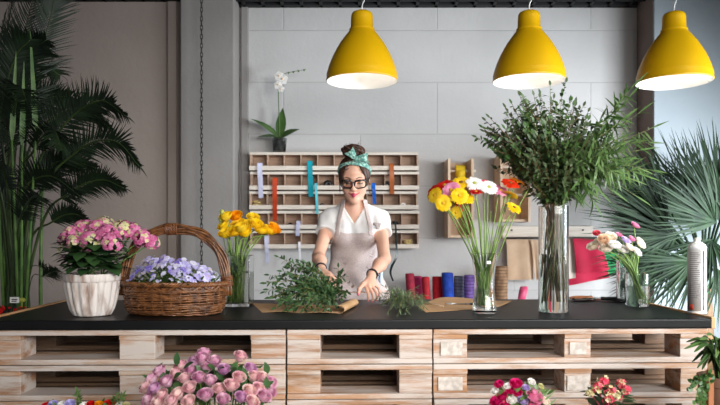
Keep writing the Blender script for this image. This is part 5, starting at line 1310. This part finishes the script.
for k in range(16):
    e = at(R.uniform(-4,46), R.uniform(120,205), 3.9+R.uniform(-.15,.15)); s = root_(R.uniform(-.11,.11), R.uniform(-.09,.09)); b = MB(); b.tube(spline([s, (s+e)/2+V((s-e)[0]*.18,0,.05), e], 14), [.013,.010,.006], 7); b.build('cane', M['palm_hi'] if k % 3 else M['stem_dark'], t)
for k, (x, y0, x1, y1) in enumerate(((36,135,30,25),(12,140,16,50),(22,145,24,60))):     # pale broad spear leaves
    s, e = at(x, y0, 3.6), at(x1, y1, 3.55); b = MB(); b.leaf(s, e-s, V(.5,-1,.1), float(np.linalg.norm(e-s)), .034, .06, 8, .12, 'lance'); b.tube(spline([root_(.03), (root_(.03)*.4+s*.6), s], 16), [.010,.006], 6); b.build('spear_leaf', M['stem_dark'], t)

# low shelf with red-berried pots beside the palm
sc0 = at(6, 310, 3.36)
shz = .80
t = thing('plant_stand', 'dark metal plant stand beside the worktop under the palm', 'plant stand', (sc0[0]-.07, sc0[1]+.06, 0))
b = MB(); b.box((sc0[0]-.07, sc0[1]+.06, shz-.012), (.34, .26, .022)); b.build('top_tray', M['darkmetal'], t, smooth=False)
for sx in (-.155,.155):
    for sy in (-.115,.115):
        b = MB(); b.tube([(sc0[0]-.07+sx, sc0[1]+.06+sy, .0), (sc0[0]-.07+sx, sc0[1]+.06+sy, shz-.02)], .009, 8); b.build('leg', M['darkmetal'], t)
for k, (dx, dy, lab) in enumerate(((-.17,.0,'red-berried small plant at the outer end of the stand'),(-.05,-.01,'red-berried small plant in the middle of the stand'),(.055,.02,'red-berried small plant on the stand next to the worktop edge'),(-.10,.13,'red-berried small plant at the back of the stand'))):
    c = V(sc0[0]+dx, sc0[1]+dy+.03, shz); t = thing('berry_plant', lab, 'plant', c, 'red-berried plants on the stand')
    b = MB(); b.lathe([(1e-5,0),(.030,0),(.040,.052),(.042,.055),(.038,.055),(.034,.046),(1e-5,.046)], 24, c); b.build('pot', M['black'], t, sharp=40)
    b = MB()
    for j in range(60): q = rv(); q[2] = abs(q[2]); d = nrm(q+V(0,0,.2)); b.leaf(c+V(0,0,.045)+d*R.uniform(0,.03), d, V(0,0,1), R.uniform(.015,.025), .012, .3, 3, .1)
    b.build('foliage', M['leaf_dark'], t); b = MB()
    for j in range(14): d = nrm(rv()+V(0,-.4,.3)); d[2] = abs(d[2])*.7; b.ball(c+V(0,0,.045)+d*.042, .0078, 8)
    b.build('berries', M['p_red'], t)
p = at(14.5, 300, 3.40); q = V(p[0], p[1], shz+.05); t = thing('plant_label', 'small white plant label stuck in a pot below the palm', 'label', (p[0], p[1], shz+.03))
b = MB(); b.box((p[0], p[1], p[2]), (.048, .0015, .030)); b.build('card', M['paper_white'], t, smooth=False)
b = MB(); b.box((p[0], p[1]-.0012, p[2]+.003), (.030, .0006, .005)); b.box((p[0]-.002, p[1]-.0012, p[2]-.006), (.026, .0006, .005)); b.build('print', M['black'], t, smooth=False)
b = MB(); b.box((p[0], p[1]+.001, (p[2]+shz+.03)/2), (.005, .0015, p[2]-shz-.03)); b.build('stake', M['black'], t, smooth=False)
p = at(22, 300, 3.42); b = MB(); b.ball(p, .016, 12, 1.2, 1, .8); b.tube([p, (p[0], p[1], shz)], .003, 6); tag(b.build('lime_fruit', M['centre_green'], None, (p[0], p[1], shz)), 'small lime green bloom beside the white plant label', 'flower')

# fan palm by the pale wall
fb = at(704, 300, 4.35); fb[2] = 0
t = thing('flower_pot', 'dark pot of the fan palm behind the worktop end', 'pot', fb)
b = MB(); b.lathe([(1e-5,.0),(.15,.0),(.165,.01),(.20,.34),(.21,.35),(.21,.38),(.19,.38),(.185,.31),(1e-5,.31)], 40, fb); b.build('pot_body', M['brownpot'], t, sharp=40)
b = MB(); b.lathe([(1e-5,.325),(.187,.32),(.18,.30),(1e-5,.30)], 24, fb); b.build('soil', M['soil'], t)
t = thing('fan_palm', 'fan palm with spiky fan leaves against the pale wall at the worktop end', 'palm', fb+V(0,0,.326))
cr0 = at(704, 288, 4.35)
b = MB(); b.tube([fb+V(0,0,.325), fb+V(.01,0,.6), cr0], [.055,.05,.045], 12); b.build('trunk', M['twig'], t)
def fan(c, tip, facing, n, spread, Lr, W, m):
    """c: leaf centre, tip: middle tip; blades radiate about the facing direction"""
    ax = nrm(tip-c); L = float(np.linalg.norm(tip-c)); f = nrm(facing-ax*float(facing @ ax)); s = nrm(cross(ax, f)); b = MB()
    b.tube(spline([cr0, cr0*.45+c*.55+V(0,0,.05), c], 14), [.011,.008,.007], 6)
    for k in range(n):
        q = (k/(n-1)-.5)*spread+R.uniform(-.03,.03); d = nrm(ax*math.cos(q)+s*math.sin(q)+f*(.16*abs(q)**1.5+R.uniform(-.06,.06))); l = L*(1-.20*abs(q/spread*2)**2)*R.uniform(.9,1.06)
        b.leaf(c, d, f, l, W*R.uniform(.85,1.15), R.uniform(.05,.22), 6, .45, 'lance')
    b.build('fan_leaf', m, t)
fans = [(690,212,-.05, 628,140,-.10, 1.5),(668,222,-.25, 600,170,-.4, 1.7),(702,204,.0, 690,128,.1, 1.7),(714,200,-.2, 716,120,-.3, 1.6),(676,236,-.3, 590,225,-.5, 1.8),(672,256,-.15, 612,290,-.3, 1.7),(694,262,-.45, 640,300,-.65, 1.7),(712,240,-.4, 690,300,-.6, 1.8),(722,230,.1, 780,160,.1, 2.0),(718,270,-.3, 740,330,-.45, 1.8),(690,226,.1, 650,176,.25, 1.8),(706,226,.1, 700,150,.3, 1.8),(684,246,.1, 640,236,.25, 1.7),(716,222,-.35, 668,180,-.6, 1.5),(712,256,.1, 664,270,.2, 1.8),(724,210,-.4, 752,120,-.5, 1.6),(664,232,-.1, 606,206,-.2, 1.9),(672,214,.05, 622,150,.1, 1.7),(660,270,-.05, 600,262,-.1, 1.8)]
for x, y, dd, xt, yt, dt, spd in fans:
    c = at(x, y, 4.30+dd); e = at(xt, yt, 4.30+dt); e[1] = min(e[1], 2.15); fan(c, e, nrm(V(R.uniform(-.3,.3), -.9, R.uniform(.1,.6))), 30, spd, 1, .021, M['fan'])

# ---------------------------------------------------------------- display bench and flowers in front of the counter
bz = .42
t = thing('display_bench', 'plain wooden bench in front of the pallets carrying the flower buckets', 'bench', (0,-.42,0))
b = MB(); b.box((0,-.42,bz-.015), (2.2,.46,.03)); b.build('top', M['pine'], t, smooth=False)
for x in (-1.04, 0, 1.04):
    for y in (-.60,-.24): b = MB(); b.box((x, y, (bz-.03)/2), (.05,.05,bz-.03)); b.build('leg', M['pine'], t, smooth=False)
def bucket(label, c, r, h, m):
    t = thing('flower_bucket', label, 'bucket', c)
    b = MB(); b.lathe([(1e-5,0),(r*.78,0),(r*.80,.004),(r,h),(r+.004,h+.003),(r+.002,h+.007),(r-.003,h+.003),(r*.8-.002,.008),(1e-5,.008)], 40, c); b.build('pail', m, t, sharp=40)
rb = V(at(207,300,2.25)[0], -.43, bz); bucket('zinc bucket holding the mauve roses', rb, .10, .20, M['zinc'])
roses = [(240,357,0,'topmost mauve rose, on its own above the bunch'),(239,378,-.05,'pale rose just under the topmost one'),(223.5,370,-.01,None),(214.5,362,.03,None),(202,359,.05,'rose at the back of the bunch, upper middle'),(194.5,362,.06,None),(199,378,-.04,None),(190,388,-.09,None),(191,371,.02,None),(176.5,374.5,.02,None),(160,372,.04,'small rose at the upper edge towards the basket'),(166.7,382,-.02,None),(152,380,.02,None),(146.7,388,.0,'outermost rose on the pot side'),(154.5,389,-.05,None),(163,395.5,-.09,None),(178,394.5,-.10,None),(205.5,395.5,-.12,'large open rose lowest in the middle'),(219,390,-.08,None),(241,397.8,-.10,'deep lilac rose low towards the pallet joint'),(223,400,-.13,None),(250,369,.04,None),(253,377,.02,None),(262,378,.03,None),(258,389,-.03,None),(270,383,.03,'outermost rose on the greenery side'),(269,392,.0,None),(263,397,-.05,None),(149,400,-.06,None),(189,402,-.13,None),(172,402,-.12,None),(204,354.5,.08,None),(249,392,-.07,None),(185,379,-.02,None),(210,381,-.05,None),(231,386,-.08,None),(158,403,-.1,None),(207,368,.02,None),(252,402,-.1,None),(181,366,.05,None)]
for k, (px, py, dy, lab) in enumerate(roses):
    c = at(px, py, 2.25+dy); base = rb+V(R.uniform(-.05,.05), R.uniform(-.05,.05), .012); f = nrm(V((px-207)*.012, -.20-(py-355)*.006+R.uniform(-.15,.1), .85))
    m = 'p_rose_deep' if (lab and 'deep' in lab) or R.random() < .10 else ('p_rose_pale' if R.random() < .42 or (lab and 'pale' in lab) else 'p_rose')
    rose(lab or 'mauve pink rose packed among others in the zinc bucket bunch', base, c, f, R.uniform(.0225,.026), M[m], 'mauve roses in the zinc bucket', True, None, 1.35)
t = thing('rose_foliage', 'dark green rose leaves filling the mauve rose bunch', 'foliage', rb+V(0,0,.2)); b = MB()
for k in range(80):
    c = at(R.uniform(150,268), R.uniform(368,402), 2.27+R.uniform(-.05,.06)); b.leaf(c, nrm(rv()+V(0,-.2,.6)), V(0,-.6,.8), R.uniform(.03,.05), R.uniform(.018,.028), .25, 4, .12)
for px, py in ((177,362),(232,371),(247,377),(222,377),(231,396),(268,387),(245,384)):
    b.leaf(at(px,py+4,2.24), nrm(V(R.uniform(-.4,.4),-.2,1)), V(0,-1,.1), .05, .024, .2, 4, .12)
b.build('leaves', M['leaf_dark'], t)
def bloom(name, lab, c, f, r, m, base, group, kind='ranu', fm=None):
    t = thing(name, lab, 'flower', base, group); b = MB()
    rose_mesh(b, c, f, r, 1, 1, RANU if kind == 'ranu' else None); b.build('petals', m, t); stem_part(t, [base, (base+c)/2, c-nrm(f)*r*.5], .0025, .002); return t
mb0 = V(at(86,300,2.30)[0], -.36, bz); bucket('green bucket holding the mixed bunch below the basket', mb0, .09, .19, M['green_paper'])
for px, py, m, r, lab in ((46,404,'p_red',.016,'dark red bloom at the outer end of the mixed bunch'),(53,402,'p_viola',.015,'pale violet bloom beside the dark red one'),(61,403,'p_white',.016,'white bloom between the two violet ones'),(70,401.5,'p_viola',.017,'deeper violet bloom by the green spike'),(90.5,402,'p_red',.013,'small red bloom beside the green spike'),(99,402,'p_orange',.013,'small orange bloom between the red ones'),(84,404,'p_white',.015,'white bloom under the green spike'),(109.5,402.5,'p_red',.019,'largest red bloom of the mixed bunch'),(103,405,'p_cream',.014,'cream bloom beside the largest red one'),(119,402,'p_white',.012,'small white bloom at the rose end'),(126,403,'p_hydcream',.012,'greenish cream bloom at the rose end')):
    c = at(px, py+2, 2.30); bloom('cut_flower', lab, c, V(R.uniform(-.3,.3),-.5,.8), r, M[m], mb0+V(R.uniform(-.05,.05), R.uniform(-.04,.04), .012), 'mixed bunch in the green bucket')
for px, py, lab in ((77,392,'green leafy spike rising from the mixed bunch'),(116,396,'thin green spike at the rose end of the mixed bunch'),(123,395,'outer thin green spike of the mixed bunch')):
    base = mb0+V(R.uniform(-.05,.05), 0, .012); e = at(px, py, 2.3); branch(lab, [base, (base+e)/2, e], M['leaf_willow'], M['stem'], 40, .026, .012, 'mixed bunch in the green bucket', 0, droop=-.4, start=.8, name='green_spike')
t = thing('bunch_foliage', 'low green leaves in the mixed bunch below the basket', 'foliage', mb0+V(0,0,.19)); b = MB()
for k in range(70): c = at(R.uniform(46,126), R.uniform(408,416), 2.32+R.uniform(-.06,.06)); b.leaf(c, nrm(rv()+V(0,-.1,.8)), V(0,-.6,.8), R.uniform(.025,.04), .014, .25, 3, .12)
b.build('leaves', M['leaf_mid'], t)
pb2 = V(at(520,300,2.28)[0], -.40, bz); bucket('pale bucket holding the magenta and pink bunch', pb2, .075, .18, M['paper_white'])
for px, py, m, r, k_, lab in ((499,384.5,'p_magenta',.016,'rose','magenta bloom highest on the outer side'),(516,383.5,'p_magenta',.019,'ranu','large magenta bloom highest in the middle'),(511,390,'p_magenta',.016,'ranu','magenta bloom under the two highest ones'),(517,392,'p_magenta',.016,'ranu','magenta bloom next to the big pink one'),(501.5,396,'p_magenta',.018,'ranu','low magenta bloom over the green edge'),(495.5,401,'p_magenta',.018,'ranu','lowest magenta bloom, outermost'),(535,396,'p_pink',.028,'ranu','big soft pink bloom of the bunch'),(534,405,'p_pink',.022,'ranu','soft pink bloom under the big one'),(531.5,382,'p_white',.014,'rose','white green bloom behind the big pink one'),(494.5,391,'p_white',.013,'ranu','small white bloom at the outer edge'),(522.5,400,'p_lilac',.018,'ranu','white lilac bloom low in the middle'),(512,400,'p_white',.016,'ranu','white bloom between magenta ones'),(545.5,401,'p_cream',.017,'ranu','cream bloom at the end nearest the coral plant'),(526,387.5,'p_lilac',.013,'ranu','small lilac bloom above the big pink one'),(505,404,'p_magenta',.016,'ranu','magenta bloom lowest in the middle'),(541,386.5,'p_hydcream',.011,'rose','small green white bud above the big pink one'),(507.5,386,'p_white',.012,'ranu','tiny white bloom between the highest magenta ones')):
    bloom('cut_flower', lab+' in the pink bunch', at(px, py, 2.28), V((px-520)*.02,-.6,.75), r, M[m], pb2+V(R.uniform(-.04,.04), R.uniform(-.03,.03), .012), 'magenta and pink bunch', k_)
t = thing('bunch_foliage', 'green leaves tucked between the magenta and pink blooms', 'foliage', pb2+V(0,0,.18)); b = MB()
for k in range(70): c = at(R.uniform(495,548), R.uniform(388,408), 2.31+R.uniform(-.04,.04)); b.leaf(c, nrm(rv()+V(0,-.1,.7)), V(0,-.6,.8), R.uniform(.022,.036), .014, .25, 3, .12)
for px, py in ((551,394),(548,391),(554,400)): b.leaf(at(px-6,py+6,2.28), nrm(V(.8,-.1,.7)), V(0,-1,.2), .045, .008, .2, 4, .12, 'lance')
b.build('leaves', M['leaf_willow'], t)
kp = V(at(609,300,2.30)[0], -.40, bz); kz = .64
t = thing('flower_pot', 'brown clay pot under the coral flowering plant', 'pot', kp)
b = MB(); b.lathe([(1e-5,0),(.055,0),(.058,.004),(.072,.145),(.078,.147),(.078,.170),(.072,.172),(.067,.16),(1e-5,.155)], 40, kp); b.build('pot_body', M['brownpot'], t, sharp=40)
t = thing('kalanchoe_plant', 'coral pink flowering plant with round dark leaves in front of the pallets', 'plant', kp+V(0,0,.158)); b = MB(); kb = kp+V(0,0,.175)
for k in range(120):
    a = R.uniform(0, 2*PI); d = nrm(V(math.cos(a), math.sin(a), R.uniform(.0,.9))); b.leaf(kb+d*R.uniform(.01,.055)+V(0,0,R.uniform(0,.09)), d, V(0,0,1), R.uniform(.035,.055), R.uniform(.028,.042), .25, 4, .1, 'round')
b.build('foliage', M['leaf_dark'], t)
for px, py, dy, n, r in ((602.5,381,0,13,.017),(597.5,388,-.03,9,.014),(610,391,-.05,10,.014),(621,385,0,12,.015),(626,391,-.03,10,.014),(608.5,399,-.07,6,.010),(590,393,-.02,5,.010),(616,395,-.04,5,.010)):
    c = at(px, py, 2.30+dy); b = MB(); cream = n <= 5
    for k in range(n+6):
        d = nrm(rv()+V(0,-.4,.5)); p = c+d*r*R.uniform(.5,1.1); b.k = 1 if (cream or R.random() < .28) else 0
        u = nrm(cross(d, V(0,0,1.01))); w = cross(d, u)
        for j in range(5): q = j*2*PI/5; b.leaf(p, u*math.cos(q)+w*math.sin(q)+d*.8, d, .011, .008, .2, 3, .1, 'round')
    b.k = 0; b.tube([kb, (kb+c)/2+V(0,0,.01), c], .002, 5)
    b.build('flower_cluster', [M['p_coral'], M['p_hydcream']], t)

# ---------------------------------------------------------------- leafy plant on a stand at the end of the counter
gp = at(722, 375, 2.42); gz_ = .50
t = thing('plant_stand', 'brown wooden plant stand at the end of the pallets', 'plant stand', (gp[0], gp[1], 0))
for sx, sy, h in ((-.095,-.095,.775),(.095,-.095,.775),(-.095,.095,.50),(.095,.095,.50)):
    b = MB(); b.box((gp[0]+sx, gp[1]+sy, h/2), (.020,.020,h)); bevel(b.build('post', M['brownwood'], t, smooth=False), .002, 1)
b = MB(); b.box((gp[0], gp[1], gz_-.01), (.19,.19,.02)); b.build('shelf', M['brownwood'], t, smooth=False)
t = thing('flower_pot', 'brown pot in the wooden stand holding the arching leafy plant', 'pot', (gp[0], gp[1], gz_))
c = V(gp[0], gp[1], gz_); b = MB(); b.lathe([(1e-5,0),(.062,0),(.065,.004),(.080,.20),(.084,.203),(.084,.235),(.078,.237),(.074,.225),(1e-5,.222)], 40, c); b.build('pot_body', M['brownpot'], t, sharp=40)
pl = thing('arching_plant', 'green plant with long arching leaves and one red bloom at the worktop end', 'plant', c+V(0,0,.224)); c0 = c+V(0,0,.224)
for px, py, L_, W_ in ((684,349,.19,.032),(686,342,.24,.034),(697,368,.13,.03),(700,340,.22,.036),(712,352,.2,.036),(694,352,.2,.032),(706,335,.24,.034),(730,345,.2,.036),(742,352,.22,.036),(700,360,.15,.03),(716,340,.22,.032),(736,362,.16,.03),(708,364,.12,.03),(690,344,.2,.03),(703,352,.2,.03),(692,362,.2,.03),(711,344,.2,.03),(702,370,.2,.03),(716,358,.2,.03)):
    e = at(px, py, 2.42+R.uniform(-.12,.05)); s = c0+rv(.02); s[2] = c0[2]; ax = e-s; md = s+ax*.45+V(0,0,.075); P = spline([s, md, e-V(0,0,.0)], 12); b = MB()
    def fn(u, v):
        x = min(u*12, 11.999); i = int(x); p = P[i]*(1-x+i)+P[i+1]*(x-i); T = nrm(P[i+1]-P[i]); sd = nrm(cross(T, V(.1,-.5,.9))); w = .62*W_*(.12+.88*math.sin(PI*min(1, u*.9+.08))**.8)*(1 if u < .93 else .5); z = nrm(cross(sd, T)); q = (v-.5)
        return p+sd*q*w+z*(abs(q)*w*.35)
    b.sheet(fn, 14, 4, .0008); b.build('leaf', M['leaf_mid'] if R.random() < .6 else M['leaf_willow'], pl)
e = at(724, 349, 2.36); b = MB(); rose_mesh(b, e, V(0,-.6,.8), .013); b.build('bloom', M['p_red'], pl); b = MB(); b.tube(spline([c0, (c0+e)/2, e], 8), .003, 6); b.build('flower_stalk', M['stem'], pl)
iv = thing('hanging_ivy', 'small trailing ivy hanging by the wooden stake', 'plant', c0+V(-.05,-.04,0)); b = MB(); lv = MB()
for pts in ([(714,374),(704,380),(698,390),(695,404),(694,415)], [(714,376),(706,388),(702,398),(700,412)], [(712,373),(700,378),(694,382),(690,388)]):
    P = spline([at(x, y, 2.28) for x, y in pts], 24); b.tube(P, .0014, 5)
    for i in range(2, 25, 1): lv.leaf(P[i], nrm(rv()+V(0,-.6,-.1)), V(0,-1,.3), R.uniform(.015,.024), R.uniform(.013,.02), .2, 3, .12, 'oval')
b.build('runners', M['stem'], iv); lv.build('leaves', M['leaf_mid'], iv)
# ---------------------------------------------------------------- light, camera
w = bpy.data.worlds.new('room_light'); sc.world = w; w.use_nodes = True
w.node_tree.nodes['Background'].inputs['Color'].default_value = (.80,.88,1.0,1); w.node_tree.nodes['Background'].inputs['Strength'].default_value = .22
def area(name, loc, target, sx, sy, power, col, spread=180):
    l = bpy.data.lights.new(name, 'AREA'); l.shape = 'RECTANGLE'; l.size = sx; l.size_y = sy; l.energy = power; l.color = col; l.spread = math.radians(spread)
    o = bpy.data.objects.new(name, l); C.objects.link(o); o.location = loc
    o.rotation_euler = (Vector(target)-Vector(loc)).to_track_quat('-Z', 'Y').to_euler(); return o
area('window_light', (3.4, -2.9, 2.1), (.5, .5, .85), 2.4, 1.4, 41, (.95,.98,1.0), 80)
area('shopfront_light', (1.5, -3.6, 2.0), (.25, .3, .85), 3.0, 1.2, 31, (1,.97,.93), 65)
area('added_wall_light', (3.2, .3, 1.25), (.5, 2.5, 1.05), 1.1, 1.1, 84, (.88,.95,1.0), 100)  # added area light that brightens the back wall from the side
for px in (362, 529, 676):
    p = at(px, 81.5, LD); l = bpy.data.lights.new('lamp_light', 'POINT'); l.energy = .7; l.color = (1,.93,.84); l.shadow_soft_size = .03
    o = bpy.data.objects.new('lamp_light', l); C.objects.link(o); o.location = (p[0], p[1], p[2]+.10)
cam = bpy.data.cameras.new('camera'); co = bpy.data.objects.new('camera', cam); C.objects.link(co)
co.location = (0, -CAMD, EYE); co.rotation_euler = (PI/2, 0, 0)
cam.sensor_width = 36; cam.lens = 36*FPX/720; cam.shift_y = (235-202.5)/720; cam.shift_x = .5/720
cam.clip_start = .05; cam.clip_end = 60
cam.dof.use_dof = True; cam.dof.focus_distance = 3.0; cam.dof.aperture_fstop = 3.5
sc.camera = co
sc.view_settings.exposure = 0.0
sc.cycles.max_bounces = 26; sc.cycles.transmission_bounces = 26; sc.cycles.transparent_max_bounces = 8
sc.cycles.caustics_reflective = False; sc.cycles.caustics_refractive = True; sc.cycles.sample_clamp_indirect = 4
